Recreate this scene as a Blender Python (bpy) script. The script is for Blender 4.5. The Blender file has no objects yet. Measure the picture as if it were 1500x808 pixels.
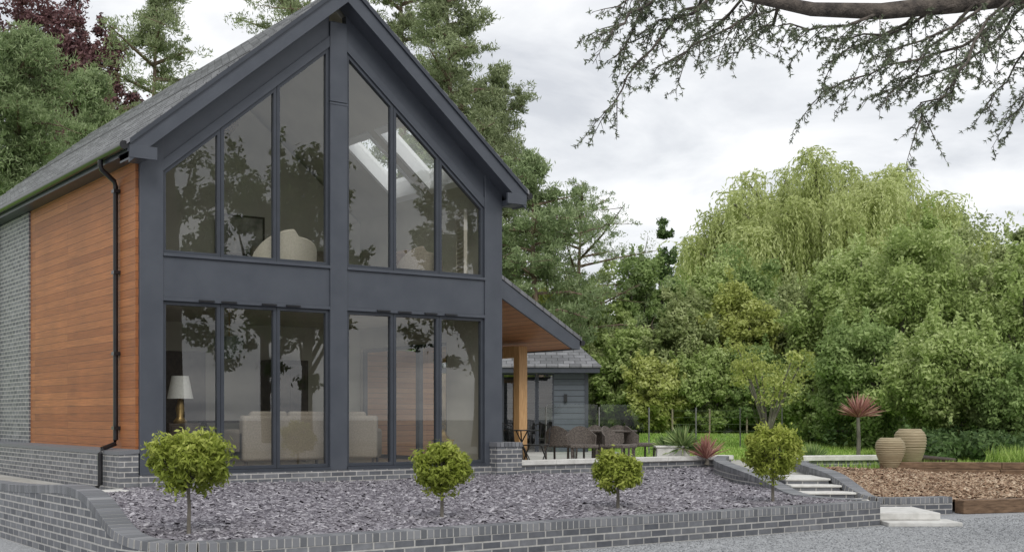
import bpy, math, random
import numpy as np
from mathutils import Vector, Matrix
random.seed(7)
sc=bpy.context.scene
COL=sc.collection
sc.view_settings.view_transform='Standard'
try: sc.view_settings.look='None'
except Exception: pass
sc.view_settings.exposure=0
# ------------------------------------------------------------------ site frame
CX,CY,CZ=-6.148,-17.755,1.41
YAW=35.7
FX,FY=math.sin(math.radians(YAW)),math.cos(math.radians(YAW))
def site(a,d):            # a metres across, d metres out along the survey axis
    return (CX+a*FY+d*FX, CY-a*FX+d*FY)
def bear(b,d):            # survey bearing
    return site((b-750)/1835*d,d)
def elev(e,d): return CZ+(608-e)*d/1835
# ------------------------------------------------------------------ materials
def newmat(name):
    m=bpy.data.materials.new(name); m.use_nodes=True
    nt=m.node_tree
    return m,nt,nt.nodes['Principled BSDF']
def C4(c): return (c[0],c[1],c[2],1)
def ramp(nt,stops):
    r=nt.nodes.new('ShaderNodeValToRGB')
    el=r.color_ramp.elements
    while len(el)<len(stops): el.new(.5)
    for e,(p,c) in zip(el,stops): e.position=p; e.color=C4(c)
    return r
def noise(nt,scale,detail=6,vec=None,rough=.55):
    n=nt.nodes.new('ShaderNodeTexNoise'); n.inputs['Scale'].default_value=scale
    n.inputs['Detail'].default_value=detail; n.inputs['Roughness'].default_value=rough
    if vec is not None: nt.links.new(vec,n.inputs['Vector'])
    return n
def mapped(nt,out,sx,sy,sz):
    tc=nt.nodes.new('ShaderNodeTexCoord'); mp=nt.nodes.new('ShaderNodeMapping')
    mp.inputs['Scale'].default_value=(sx,sy,sz)
    nt.links.new(tc.outputs[out],mp.inputs['Vector']); return mp.outputs['Vector']
def bumpnode(nt,b,h,strength,dist=.01):
    bp=nt.nodes.new('ShaderNodeBump'); bp.inputs['Strength'].default_value=strength
    bp.inputs['Distance'].default_value=dist
    nt.links.new(h,bp.inputs['Height']); nt.links.new(bp.outputs['Normal'],b.inputs['Normal'])
def mat_noise(name,c1,c2,scale=5,rough=.6,bump=0,dist=.01,metal=0,detail=6,stretch=(1,1,1),lo=.35,hi=.65,bscale=None):
    m,nt,b=newmat(name)
    v=mapped(nt,'Object',*stretch)
    n=noise(nt,scale,detail,v); r=ramp(nt,[(lo,c1),(hi,c2)])
    nt.links.new(n.outputs['Fac'],r.inputs['Fac']); nt.links.new(r.outputs['Color'],b.inputs['Base Color'])
    b.inputs['Roughness'].default_value=rough; b.inputs['Metallic'].default_value=metal
    if bump:
        n2=noise(nt,bscale or scale*4,5,v); bumpnode(nt,b,n2.outputs['Fac'],bump,dist)
    return m
def mat_brick(name,c1,c2,mort,bw,rh,ms,rough=.7,bump=.6,dist=.006,nscale=6,nmix=.35,offset=.5,stretch=(1,1,1),dark=.55,bias=0,blotch=0):
    m,nt,b=newmat(name)
    tc=nt.nodes.new('ShaderNodeTexCoord')
    t=nt.nodes.new('ShaderNodeTexBrick'); t.offset=offset
    t.inputs['Color1'].default_value=C4(c1); t.inputs['Color2'].default_value=C4(c2); t.inputs['Mortar'].default_value=C4(mort)
    t.inputs['Scale'].default_value=1; t.inputs['Mortar Size'].default_value=ms; t.inputs['Mortar Smooth'].default_value=.15
    t.inputs['Brick Width'].default_value=bw; t.inputs['Row Height'].default_value=rh; t.inputs['Bias'].default_value=bias
    nt.links.new(tc.outputs['UV'],t.inputs['Vector'])
    mp=nt.nodes.new('ShaderNodeMapping'); mp.inputs['Scale'].default_value=stretch
    nt.links.new(tc.outputs['UV'],mp.inputs['Vector'])
    n=noise(nt,nscale,7,mp.outputs['Vector'],.65)
    r=ramp(nt,[(.3,(dark,dark,dark)),(.7,(1.3,1.3,1.3))])
    nt.links.new(n.outputs['Fac'],r.inputs['Fac'])
    mx=nt.nodes.new('ShaderNodeMixRGB'); mx.blend_type='MULTIPLY'; mx.inputs['Fac'].default_value=nmix
    nt.links.new(t.outputs['Color'],mx.inputs['Color1']); nt.links.new(r.outputs['Color'],mx.inputs['Color2'])
    colout=mx.outputs['Color']
    if blotch:
        n3=noise(nt,.9,5,tc.outputs['UV'],.6); r3=ramp(nt,[(.35,(1-blotch,1-blotch,1-blotch)),(.65,(1+blotch*.5,)*3)])
        nt.links.new(n3.outputs['Fac'],r3.inputs['Fac'])
        m2=nt.nodes.new('ShaderNodeMixRGB'); m2.blend_type='MULTIPLY'; m2.inputs['Fac'].default_value=1
        nt.links.new(colout,m2.inputs['Color1']); nt.links.new(r3.outputs['Color'],m2.inputs['Color2']); colout=m2.outputs['Color']
    nt.links.new(colout,b.inputs['Base Color'])
    b.inputs['Roughness'].default_value=rough
    ma=nt.nodes.new('ShaderNodeMath'); ma.operation='MULTIPLY_ADD'
    ma.inputs[1].default_value=-1; nt.links.new(t.outputs['Fac'],ma.inputs[0])
    sm=nt.nodes.new('ShaderNodeMath'); sm.operation='MULTIPLY'; sm.inputs[1].default_value=.35
    nt.links.new(n.outputs['Fac'],sm.inputs[0]); nt.links.new(sm.outputs[0],ma.inputs[2])
    bumpnode(nt,b,ma.outputs[0],bump,dist)
    return m
def mat_tint(name,stops,rough=.6,trans=0,spec=.3):
    m,nt,b=newmat(name)
    a=nt.nodes.new('ShaderNodeAttribute'); a.attribute_name='tint'
    r=ramp(nt,stops); nt.links.new(a.outputs['Fac'],r.inputs['Fac'])
    nt.links.new(r.outputs['Color'],b.inputs['Base Color'])
    b.inputs['Roughness'].default_value=rough
    b.inputs['Specular IOR Level'].default_value=spec
    if trans:
        t=nt.nodes.new('ShaderNodeBsdfTranslucent'); nt.links.new(r.outputs['Color'],t.inputs['Color'])
        mx=nt.nodes.new('ShaderNodeMixShader'); mx.inputs['Fac'].default_value=trans
        out=nt.nodes['Material Output']
        nt.links.new(b.outputs[0],mx.inputs[1]); nt.links.new(t.outputs[0],mx.inputs[2]); nt.links.new(mx.outputs[0],out.inputs['Surface'])
    return m
def mat_glass(name,tint,boost):
    m,nt,b=newmat(name); nt.nodes.remove(b)
    out=nt.nodes['Material Output']
    tr=nt.nodes.new('ShaderNodeBsdfTransparent'); tr.inputs['Color'].default_value=C4(tint)
    gl=nt.nodes.new('ShaderNodeBsdfGlossy'); gl.inputs['Roughness'].default_value=0.0
    # thin sheet: same reflectance from both sides
    ge=nt.nodes.new('ShaderNodeNewGeometry'); io=nt.nodes.new('ShaderNodeMath'); io.operation='MULTIPLY_ADD'
    io.inputs[1].default_value=1/1.5-1.5; io.inputs[2].default_value=1.5; nt.links.new(ge.outputs['Backfacing'],io.inputs[0])
    fr=nt.nodes.new('ShaderNodeFresnel'); nt.links.new(io.outputs[0],fr.inputs['IOR'])
    mu=nt.nodes.new('ShaderNodeMath'); mu.operation='MULTIPLY'; mu.inputs[1].default_value=boost; mu.use_clamp=True
    nt.links.new(fr.outputs[0],mu.inputs[0])
    mx=nt.nodes.new('ShaderNodeMixShader'); nt.links.new(mu.outputs[0],mx.inputs['Fac'])
    nt.links.new(tr.outputs[0],mx.inputs[1]); nt.links.new(gl.outputs[0],mx.inputs[2]); nt.links.new(mx.outputs[0],out.inputs['Surface'])
    return m

BRICK=mat_brick('blue_grey_brick',(.095,.10,.115),(.19,.195,.21),(.44,.43,.41),.225,.075,.009,.6,.8,.008,9,.6)
CAPB=mat_tint('cap_brick',[(0,(.125,.13,.14)),(.6,(.175,.18,.195)),(1,(.245,.248,.26))],.55)
MORTAR=mat_noise('mortar',(.38,.37,.35),(.48,.47,.45),30,.9)
CLAD=mat_brick('cedar_cladding',(.32,.108,.032),(.45,.172,.056),(.10,.04,.018),5.3,.12,.003,.6,.8,.006,3.2,.8,.37,(.45,24,1),.48,0,.14)
SOFFIT=mat_brick('timber_soffit',(.46,.20,.085),(.60,.30,.14),(.12,.05,.025),5,.11,.004,.5,.5,.004,3,.6,.4,(1,18,1),.55)
FRAME=mat_noise('anthracite_paint',(.060,.068,.085),(.074,.083,.101),2.5,.42,.03)
FRAMED=mat_noise('anthracite_paint_dark',(.038,.044,.056),(.046,.053,.067),3,.4)
SLATE=mat_brick('roof_slate',(.12,.122,.13),(.25,.252,.265),(.03,.03,.032),.3,.22,.008,.55,1,.02,5,.6)
PLASTER=mat_noise('painted_plaster',(.52,.50,.43),(.58,.56,.48),1.5,.9)
WHITEP=mat_noise('white_gloss_paint',(.82,.83,.83),(.87,.87,.87),3,.4)
SHADE=mat_noise('lamp_shade_linen',(.50,.49,.46),(.56,.55,.52),30,.9)
BLACKP=mat_noise('black_plastic',(.010,.010,.012),(.018,.018,.02),4,.3)
STONE=mat_noise('pale_stone',(.54,.53,.50),(.70,.69,.66),7,.8,.3,.004)
PAVE=mat_brick('stone_paving',(.36,.35,.32),(.46,.45,.42),(.2,.19,.17),.6,.6,.008,.8,.5,.004,5,.4)
FLOORM=mat_brick('oak_floor',(.34,.26,.18),(.42,.33,.23),(.2,.14,.09),1.6,.16,.003,.4,.2,.002,4,.5)
OAK=mat_noise('oak_post',(.46,.26,.11),(.60,.37,.18),9,.6,.3,.004,stretch=(6,6,.6))
FABRIC=mat_noise('linen_fabric',(.25,.215,.175),(.33,.285,.235),40,.95,.2,.002)
CREAM=mat_noise('cream_fabric',(.50,.46,.38),(.58,.53,.45),40,.95,.2,.002)
CUSH=mat_noise('brown_cushion',(.10,.07,.05),(.17,.12,.09),20,.95)
RATTAN=mat_noise('grey_rattan',(.055,.045,.04),(.17,.145,.125),45,.8,.6,.004)
DWOOD=mat_noise('dark_wood',(.03,.02,.014),(.06,.04,.026),10,.5)
BRASS=mat_noise('aged_brass',(.30,.20,.08),(.42,.29,.12),12,.4,metal=.8)
SLEEPER=mat_noise('timber_sleeper',(.10,.06,.035),(.22,.14,.085),6,.85,.5,.006,stretch=(1,1,5))
PALEW=mat_noise('weathered_timber',(.22,.18,.13),(.36,.30,.22),6,.85,.5,.006,stretch=(1,1,5))
MULCH=mat_noise('bark_mulch',(.15,.09,.05),(.42,.30,.20),28,.95,1,.03,detail=9)
BEDB=mat_noise('slate_bed_base',(.08,.073,.085),(.19,.18,.20),30,.9,1,.02)
TERRA=mat_noise('tan_clay',(.26,.21,.125),(.37,.305,.195),5,.7,.3,.005,stretch=(1,1,14))
BARK=mat_noise('pine_bark',(.12,.085,.065),(.26,.19,.14),6,.95,1,.03,stretch=(1,1,.35))
CBARK=mat_noise('cedar_bark',(.05,.042,.037),(.15,.125,.105),14,.95,1,.02)
GBARK=mat_noise('grey_bark',(.10,.09,.075),(.22,.20,.17),7,.95,.9,.02,stretch=(1,1,.35))
CLAP=mat_brick('grey_clapboard',(.085,.10,.12),(.10,.116,.136),(.02,.025,.03),8,.15,.008,.5,.9,.02,6,.2,0)
GLASS=mat_glass('window_glass',(.95,.965,.95),3.3)
SGLASS=mat_glass('roof_window_glass',(.97,.98,.98),1.2)
BGLASS=mat_glass('balustrade_glass',(.93,.97,.95),1.0)
CHIPS=mat_tint('slate_chips',[(0,(.10,.092,.11)),(.45,(.215,.20,.225)),(.82,(.34,.325,.355)),(1,(.54,.52,.55))],.6)
MCH=mat_tint('bark_chips',[(0,(.14,.08,.05)),(.5,(.37,.25,.165)),(1,(.60,.48,.35))],.9)
def road_material():
    m,nt,b=newmat('gravel_drive')
    v=mapped(nt,'Object',1,1,1)
    vo=nt.nodes.new('ShaderNodeTexVoronoi'); vo.inputs['Scale'].default_value=80; nt.links.new(v,vo.inputs['Vector'])
    n=noise(nt,.35,6,v)
    r=ramp(nt,[(0,(.22,.225,.235)),(.5,(.34,.35,.36)),(1,(.50,.51,.52))])
    sp=nt.nodes.new('ShaderNodeSeparateColor'); nt.links.new(vo.outputs['Color'],sp.inputs[0])
    nt.links.new(sp.outputs[0],r.inputs['Fac'])
    r2=ramp(nt,[(.3,(.78,.78,.79)),(.7,(1.1,1.1,1.1))]); nt.links.new(n.outputs['Fac'],r2.inputs['Fac'])
    mx=nt.nodes.new('ShaderNodeMixRGB'); mx.blend_type='MULTIPLY'; mx.inputs['Fac'].default_value=1
    nt.links.new(r.outputs['Color'],mx.inputs['Color1']); nt.links.new(r2.outputs['Color'],mx.inputs['Color2'])
    nt.links.new(mx.outputs['Color'],b.inputs['Base Color']); b.inputs['Roughness'].default_value=.9
    bumpnode(nt,b,vo.outputs['Distance'],.7,.008)
    return m
ROADM=road_material()
LAWN=mat_noise('lawn_grass',(.20,.36,.05),(.32,.52,.09),3,.95,.8,.03,bscale=60)
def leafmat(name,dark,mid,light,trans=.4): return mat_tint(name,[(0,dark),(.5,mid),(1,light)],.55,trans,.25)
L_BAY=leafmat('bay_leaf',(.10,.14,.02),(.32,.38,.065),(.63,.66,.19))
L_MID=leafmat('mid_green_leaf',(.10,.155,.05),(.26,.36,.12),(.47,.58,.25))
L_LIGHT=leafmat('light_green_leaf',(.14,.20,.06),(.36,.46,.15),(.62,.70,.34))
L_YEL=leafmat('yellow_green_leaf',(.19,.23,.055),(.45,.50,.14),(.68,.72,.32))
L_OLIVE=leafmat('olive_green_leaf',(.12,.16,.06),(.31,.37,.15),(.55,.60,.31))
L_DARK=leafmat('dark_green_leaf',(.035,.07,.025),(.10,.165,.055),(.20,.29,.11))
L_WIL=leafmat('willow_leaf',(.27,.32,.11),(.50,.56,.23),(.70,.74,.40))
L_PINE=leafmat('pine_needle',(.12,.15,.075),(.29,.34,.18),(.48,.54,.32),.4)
L_PINE2=leafmat('spruce_needle',(.11,.16,.075),(.29,.37,.18),(.48,.56,.32),.4)
L_COP=leafmat('copper_leaf',(.05,.025,.03),(.13,.06,.065),(.24,.13,.13),.25)
L_CED=leafmat('cedar_needle',(.07,.085,.055),(.17,.20,.125),(.30,.35,.23),.3)
L_RED=leafmat('red_cordyline_leaf',(.22,.09,.08),(.42,.20,.17),(.62,.40,.33),.3)
L_SPIKE=leafmat('green_spiky_leaf',(.08,.14,.05),(.22,.32,.11),(.42,.50,.22),.2)
L_GRASS=leafmat('grass_blade',(.14,.22,.04),(.32,.46,.10),(.54,.64,.22),.3)
# ------------------------------------------------------------------ mesh builder
class M:
    def __init__(s): s.v=[];s.f=[];s.uv=[];s.t=[]
    def add(s,vs,fs,uvs=None,t=.5):
        o=len(s.v); s.v+= [tuple(p) for p in vs]; s.t+=[t]*len(vs)
        for i,f in enumerate(fs):
            s.f.append([o+k for k in f]); s.uv.append(uvs[i] if uvs else None)
    def box(s,x0,x1,y0,y1,z0,z1,t=.5):
        vs=[(x0,y0,z0),(x1,y0,z0),(x1,y1,z0),(x0,y1,z0),(x0,y0,z1),(x1,y0,z1),(x1,y1,z1),(x0,y1,z1)]
        s.add(vs,[(3,2,1,0),(4,5,6,7),(0,1,5,4),(1,2,6,5),(2,3,7,6),(3,0,4,7)],None,t)
    def obox(s,c,ax,ay,az,t=.5):
        c,ax,ay,az=map(Vector,(c,ax,ay,az))
        vs=[c+i*ax+j*ay+k*az for k in(-1,1) for (i,j) in((-1,-1),(1,-1),(1,1),(-1,1))]
        s.add(vs,[(3,2,1,0),(4,5,6,7),(0,1,5,4),(1,2,6,5),(2,3,7,6),(3,0,4,7)],None,t)
    def prism(s,poly,y0,y1):
        n=len(poly); vs=[(x,y0,z) for x,z in poly]+[(x,y1,z) for x,z in poly]
        fs=[tuple(range(n)),tuple(range(2*n-1,n-1,-1))]+[(i,n+i,n+(i+1)%n,(i+1)%n) for i in range(n)]
        s.add(vs,fs)
    def slab(s,poly,z0,z1):
        n=len(poly); vs=[(x,y,z0) for x,y in poly]+[(x,y,z1) for x,y in poly]
        fs=[tuple(range(n-1,-1,-1)),tuple(range(n,2*n))]+[(i,(i+1)%n,n+(i+1)%n,n+i) for i in range(n)]
        s.add(vs,fs)
    def ring(s,poly,ins,y0,y1):
        n=len(poly); P=[Vector(p) for p in poly]
        area=sum(P[i].x*P[(i+1)%n].y-P[(i+1)%n].x*P[i].y for i in range(n))
        sg=1 if area>0 else -1
        L=[]
        for i in range(n):
            a,b=P[i],P[(i+1)%n]; d=(b-a).normalized(); nn=Vector((-d.y,d.x))*sg
            L.append((a+nn*ins,d))
        I=[]
        for i in range(n):
            p,d=L[i-1]; q,e=L[i]
            den=d.x*e.y-d.y*e.x; w=q-p; k=(w.x*e.y-w.y*e.x)/den
            I.append(p+d*k)
        vs=[(p.x,y0,p.y) for p in P]+[(p.x,y0,p.y) for p in I]+[(p.x,y1,p.y) for p in P]+[(p.x,y1,p.y) for p in I]
        fs=[]
        for i in range(n):
            j=(i+1)%n
            fs+=[(i,j,n+j,n+i),(2*n+i,3*n+i,3*n+j,2*n+j),(i,2*n+i,2*n+j,j),(n+i,n+j,3*n+j,3*n+i)]
        s.add(vs,fs); return I
    def tube(s,pts,rad,n=8,cap=True,t=.5):
        pts=[Vector(p) for p in pts]
        if not hasattr(rad,'__len__'): rad=[rad]*len(pts)
        vs=[];ref=Vector((.13,.31,.94))
        for i,p in enumerate(pts):
            d=(pts[min(i+1,len(pts)-1)]-pts[max(i-1,0)])
            d=d.normalized() if d.length>1e-9 else Vector((0,0,1))
            r0=ref if abs(d.dot(ref))<.9 else Vector((1,0,0))
            a=d.cross(r0).normalized(); b=d.cross(a)
            for k in range(n):
                th=2*math.pi*k/n; vs.append(p+(a*math.cos(th)+b*math.sin(th))*rad[i])
        fs=[(i*n+k,i*n+(k+1)%n,(i+1)*n+(k+1)%n,(i+1)*n+k) for i in range(len(pts)-1) for k in range(n)]
        if cap: fs+=[tuple(range(n-1,-1,-1)),tuple((len(pts)-1)*n+k for k in range(n))]
        s.add(vs,fs,None,t)
    def lathe(s,prof,c=(0,0,0),n=24):
        vs=[(c[0]+r*math.cos(2*math.pi*k/n),c[1]+r*math.sin(2*math.pi*k/n),c[2]+z) for r,z in prof for k in range(n)]
        fs=[(i*n+k,i*n+(k+1)%n,(i+1)*n+(k+1)%n,(i+1)*n+k) for i in range(len(prof)-1) for k in range(n)]
        s.add(vs,fs)
    def obj(s,name,mat,parent=None,smooth=0,bevel=0,uvmode=None,label=None,cat=None,kind=None,recalc=True,seg=2):
        me=bpy.data.meshes.new(name); me.from_pydata(s.v,[],s.f)
        if recalc:
            import bmesh
            bm=bmesh.new(); bm.from_mesh(me); bmesh.ops.recalc_face_normals(bm,faces=bm.faces); bm.to_mesh(me); bm.free()
        me.materials.append(mat)
        at=me.attributes.new('tint','FLOAT','POINT'); at.data.foreach_set('value',s.t)
        uvl=me.uv_layers.new(name='UVMap')
        for pi,p in enumerate(me.polygons):
            cu=s.uv[pi] if (not recalc and pi<len(s.uv)) else None
            nx,ny,nz=map(abs,p.normal)
            for k,li in enumerate(p.loop_indices):
                x,y,z=me.vertices[me.loops[li].vertex_index].co
                if cu: uvl.data[li].uv=cu[k]
                elif uvmode=='roof': uvl.data[li].uv=(y,x*1.3)
                elif uvmode=='ysoff': uvl.data[li].uv=(y,x)
                elif nz>=nx and nz>=ny: uvl.data[li].uv=(x,y)
                elif ny>=nx: uvl.data[li].uv=(x,z)
                else: uvl.data[li].uv=(y,z)
        if smooth:
            me.polygons.foreach_set('use_smooth',[True]*len(me.polygons))
            try: me.set_sharp_from_angle(angle=math.radians(smooth))
            except Exception: pass
        o=bpy.data.objects.new(name,me); COL.objects.link(o)
        if bevel:
            b=o.modifiers.new('bevel','BEVEL'); b.width=bevel; b.segments=seg; b.limit_method='ANGLE'
        if parent: o.parent=parent
        if label: o['label']=label
        if cat: o['category']=cat
        if kind: o['kind']=kind
        return o
def group(name,label,cat,loc=(0,0,0),rz=0,grp=None):
    e=bpy.data.objects.new(name,None); COL.objects.link(e); e.location=loc; e.rotation_euler=(0,0,rz)
    e.empty_display_size=.2
    e['label']=label; e['category']=cat
    if grp: e['group']=grp
    return e
def leaf_obj(name,mat,Cn,Nn,lh,wh,tint,parent=None,along=None,seed=0,kind=None,label=None,cat=None):
    rng=np.random.default_rng(seed); N=len(Cn)
    R=rng.normal(size=(N,3))
    if along is not None:
        A=along/np.linalg.norm(along,axis=1,keepdims=True); B=np.cross(A,R)
    else:
        A=np.cross(Nn,R); A/=np.linalg.norm(A,axis=1,keepdims=True)+1e-9; B=np.cross(Nn,A)
    B/=np.linalg.norm(B,axis=1,keepdims=True)+1e-9
    if np.isscalar(lh): lh=lh*rng.uniform(.7,1.3,N)
    if np.isscalar(wh): wh=wh*rng.uniform(.8,1.2,N)
    lh=lh[:,None]; wh=wh[:,None]
    V=np.empty((N,4,3)); V[:,0]=Cn+A*lh; V[:,1]=Cn+B*wh; V[:,2]=Cn-A*lh; V[:,3]=Cn-B*wh
    me=bpy.data.meshes.new(name)
    me.vertices.add(4*N); me.vertices.foreach_set('co',V.reshape(-1).astype(np.float32))
    me.loops.add(4*N); me.loops.foreach_set('vertex_index',np.arange(4*N,dtype=np.int32))
    me.polygons.add(N); me.polygons.foreach_set('loop_start',np.arange(0,4*N,4,dtype=np.int32))
    try: me.polygons.foreach_set('loop_total',np.full(N,4,dtype=np.int32))
    except Exception: pass
    me.update(calc_edges=True)
    me.materials.append(mat)
    at=me.attributes.new('tint','FLOAT','POINT'); at.data.foreach_set('value',np.repeat(np.clip(tint,0,1),4).astype(np.float32))
    o=bpy.data.objects.new(name,me); COL.objects.link(o)
    if parent: o.parent=parent
    if kind: o['kind']=kind
    if label: o['label']=label
    if cat: o['category']=cat
    return o
def unit(rng,n):
    v=rng.normal(size=(n,3)); return v/np.linalg.norm(v,axis=1,keepdims=True)
def clump_leaves(rng,cc,cr,nl,flat=.75,nb=.7):
    K=len(cc); d=unit(rng,K*nl); ci=np.repeat(np.arange(K),nl)
    r=cr[ci]*(.35+.7*rng.random(K*nl)**.7+.4*(rng.random(K*nl)<.15))
    P=cc[ci]+d*r[:,None]*np.array([1,1,flat])
    N=d+nb*rng.normal(size=d.shape); N[:,2]+=.35; N/=np.linalg.norm(N,axis=1,keepdims=True)
    ct=rng.uniform(.1,.9,K)
    t=ct[ci]*.5+rng.random(K*nl)*.5
    return P,N,t
# ------------------------------------------------------------------ generic trees
def leafy(name,label,cat,b,d,top,bot,rw,mat,seed,ncl=45,nl=260,ls=.12,base=.42,clr=.26,grp=None,pos=None,trunk=GBARK):
    rng=np.random.default_rng(seed)
    x,y=pos if pos else bear(b,d)
    zt=top-base; zb=max(bot-base,.1)
    e=group(name,label,cat,(x,y,base),0,grp)
    c=np.array([0,0,(zt+zb)/2]); R=np.array([rw,rw,(zt-zb)/2])
    dd=unit(rng,ncl); az=np.arctan2(dd[:,1],dd[:,0]); p1,p2,p3=rng.uniform(0,6,3)
    k=(.42+.52*rng.random(ncl)**.5)*(1+.24*np.sin(3*az+p1)*np.cos(3*dd[:,2]+p2)+.12*np.sin(7*az+p3))
    cc=c+dd*R*k[:,None]*.95
    cr=clr*min(R[0],R[2])*rng.uniform(.4,1.5,ncl)
    P,N,t=clump_leaves(rng,cc,cr,nl)
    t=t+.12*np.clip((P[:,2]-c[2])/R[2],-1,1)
    ns=int(ncl*.8); si=rng.integers(0,ncl,ns); sd=dd[si]*.6+np.array([0,0,.8])+rng.normal(size=(ns,3))*.3; sd/=np.linalg.norm(sd,axis=1,keepdims=True)
    ln=rng.uniform(.3,.9,ns)*min(R[0],R[2])*.35; u=rng.random((ns,26))
    SP=(cc[si]+sd*cr[si][:,None]*.8)[:,None,:]+sd[:,None,:]*(u*ln[:,None])[:,:,None]+rng.normal(size=(ns,26,3))*ls*.6
    P=np.concatenate([P,SP.reshape(-1,3)]); N=np.concatenate([N,unit(rng,ns*26)]); t=np.concatenate([t,np.repeat(rng.uniform(.4,.9,ns),26)])
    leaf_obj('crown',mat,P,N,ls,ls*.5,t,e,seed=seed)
    m=M(); tr=.05*zt**.5*1.2+.04
    sw=rng.uniform(-.15,.15,2)
    pts=[(0,0,-.1),(sw[0],sw[1],zb*.5),(sw[0]*2,sw[1]*1.5,c[2]*.8),(0,0,c[2]+R[2]*.5)]
    m.tube(pts,[tr*1.3,tr,tr*.7,tr*.2],8)
    for i in rng.choice(ncl,min(12,ncl),False):
        q=cc[i]; s0=np.array([sw[0]*1.5,sw[1]*1.3,max(zb*.6,.2)+rng.random()*(c[2]-zb*.6)*.8]); mid=(s0+q)/2+np.array([0,0,-.08*R[2]])
        m.tube([s0,mid,q],[tr*.45,tr*.3,tr*.08],6)
    m.obj('trunk',trunk,e,60)
    return e
def pine(name,label,b,d,top,low,rw,mat,seed,nbr=34,pads=4,nl=60,padr=.34,base=.42,nls=.085,droop=0.1,pos=None,prof='round',grp='tall pines around the house',cat='pine tree',sub=4):
    rng=np.random.default_rng(seed)
    x,y=pos if pos else bear(b,d)
    H=top-base; L0=low-base
    e=group(name,label,cat,(x,y,base),0,grp)
    m=M(); tr=.012*H+.06; lx,ly=rng.uniform(-.35,.35,2)
    def tp(z): f=z/H; return np.array([lx*f+.15*math.sin(f*5+seed),ly*f+.12*math.cos(f*4+seed),z])
    m.tube([tp(z) for z in np.linspace(-.1,H*.97,12)],[tr*(1.15-1.05*i/11) for i in range(12)],10)
    CC=[];CR=[]
    for i in range(nbr):
        f=(i+rng.random()*2)/(nbr+1); z=L0+(H-L0)*f
        if prof=='round': ln=rw*(1-.72*f**2.6)*(.65+.5*f if f<.3 else 1)
        else: ln=rw*(1-f*.93)
        ln*=rng.uniform(.35,1.25)
        az=i*2.399+rng.uniform(-.9,.9); s=tp(z)
        dirv=np.array([math.cos(az),math.sin(az),0]); sidev=np.array([-dirv[1],dirv[0],0])
        up=(rng.uniform(.1,.6)-.35*(1-f))*ln-droop*ln
        q1=s+dirv*ln*.5+np.array([0,0,up*.3+.05*ln]); q2=s+dirv*ln+np.array([0,0,up])
        m.tube([s,q1,q2],[tr*.30,tr*.18,tr*.05],5)
        for k in range(pads):
            u=(k+1)/pads*.8+.2*rng.random()
            p=s*(1-u)**2+2*u*(1-u)*q1+u*u*q2
            for _ in range(sub):
                o=sidev*rng.normal()*.26*ln*(.4+.6*u)+dirv*rng.normal()*.1*ln; q=p+o+np.array([0,0,rng.normal()*.16+.08-.25*droop*np.linalg.norm(o)])
                CC.append(q); CR.append(padr*rng.uniform(.4,1.35)*(1-.25*f))
                if rng.random()<.4: m.tube([p,(p+q)/2+np.array([0,0,-.02]),q],[tr*.08,tr*.06,tr*.03],4,False)
    CC.append(tp(H*.97));CR.append(padr)
    P,N,t=clump_leaves(rng,np.array(CC),np.array(CR),nl,.65,1.0)
    A=N*.7+rng.normal(size=N.shape)*.4; A[:,2]+=.3
    leaf_obj('crown',mat,P,N,nls,nls*.22,t,e,along=A,seed=seed)
    m.obj('trunk',BARK,e,60)
    return e
# ================================================================== HOUSE
S=.84; XM=3.18; W=6.36; RZ=8.18
def zt(x): return RZ-S*abs(x-XM)
house=group('house','two storey gabled house with dark grey glazed front and timber cladding','house',(0,0,0))
m=M(); m.prism([(0,.55),(.345,.55),(.345,zt(.345)-.28),(0,zt(0)-.28)],-.06,.14); m.obj('corner_post',FRAME,house,bevel=.006)
m=M(); m.prism([(6.0,.55),(W,.55),(W,zt(W)-.28),(6.0,zt(6.0)-.28)],-.06,.14); m.obj('corner_post',FRAME,house,bevel=.006)
m=M(); m.box(3.045,3.345,-.062,.16,.55,6.35); m.box(3.045,3.345,-.058,.16,6.36,7.62); m.box(3.035,3.355,-.07,-.05,6.31,6.345)
m.obj('centre_post',FRAME,house,bevel=.006)
for x0,x1 in((.345,3.045),(3.345,6.0)):
    m=M(); m.box(x0,x1,-.035,.12,3.13,3.72); m.box(x0,x1,-.07,.10,3.722,3.765); m.box(x0,x1,-.06,.10,3.075,3.128)
    m.obj('spandrel_panel',FRAME,house,bevel=.004)
def gt(x): return 4.66+S*(x if x<XM else W-x)
m=M(); m.prism([(.345,gt(.345)),(3.045,gt(3.045)),(3.045,zt(3.045)-.28),(.345,zt(.345)-.28)],-.02,.12)
m.prism([(.345,gt(.345)+.0),(3.045,gt(3.045)+.0),(3.045,gt(3.045)+.17),(.345,gt(.345)+.17)],-.045,-.021); m.obj('gable_panel',FRAME,house,bevel=.004)
m=M(); m.prism([(6.0,gt(6.0)),(3.345,gt(3.345)),(3.345,zt(3.345)-.28),(6.0,zt(6.0)-.28)],-.02,.12)
m.prism([(6.0,gt(6.0)+.0),(3.345,gt(3.345)+.0),(3.345,gt(3.345)+.17),(6.0,gt(6.0)+.17)],-.045,-.021); m.obj('gable_panel',FRAME,house,bevel=.004)
def window(poly):
    m=M(); I=m.ring(poly,.052,-.015,.07); w=m.obj('window',FRAMED,house,bevel=.004)
    f=M(); tw=random.uniform(-.004,.004); f.add([(p.x,.03+tw*(p.x-poly[0][0]),p.y) for p in I],[tuple(range(len(I)))]); f.obj('pane',GLASS,w,recalc=False)
LX=[.345,1.241,2.15,3.045]; RX=[3.345,4.216,5.098,6.0]
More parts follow.
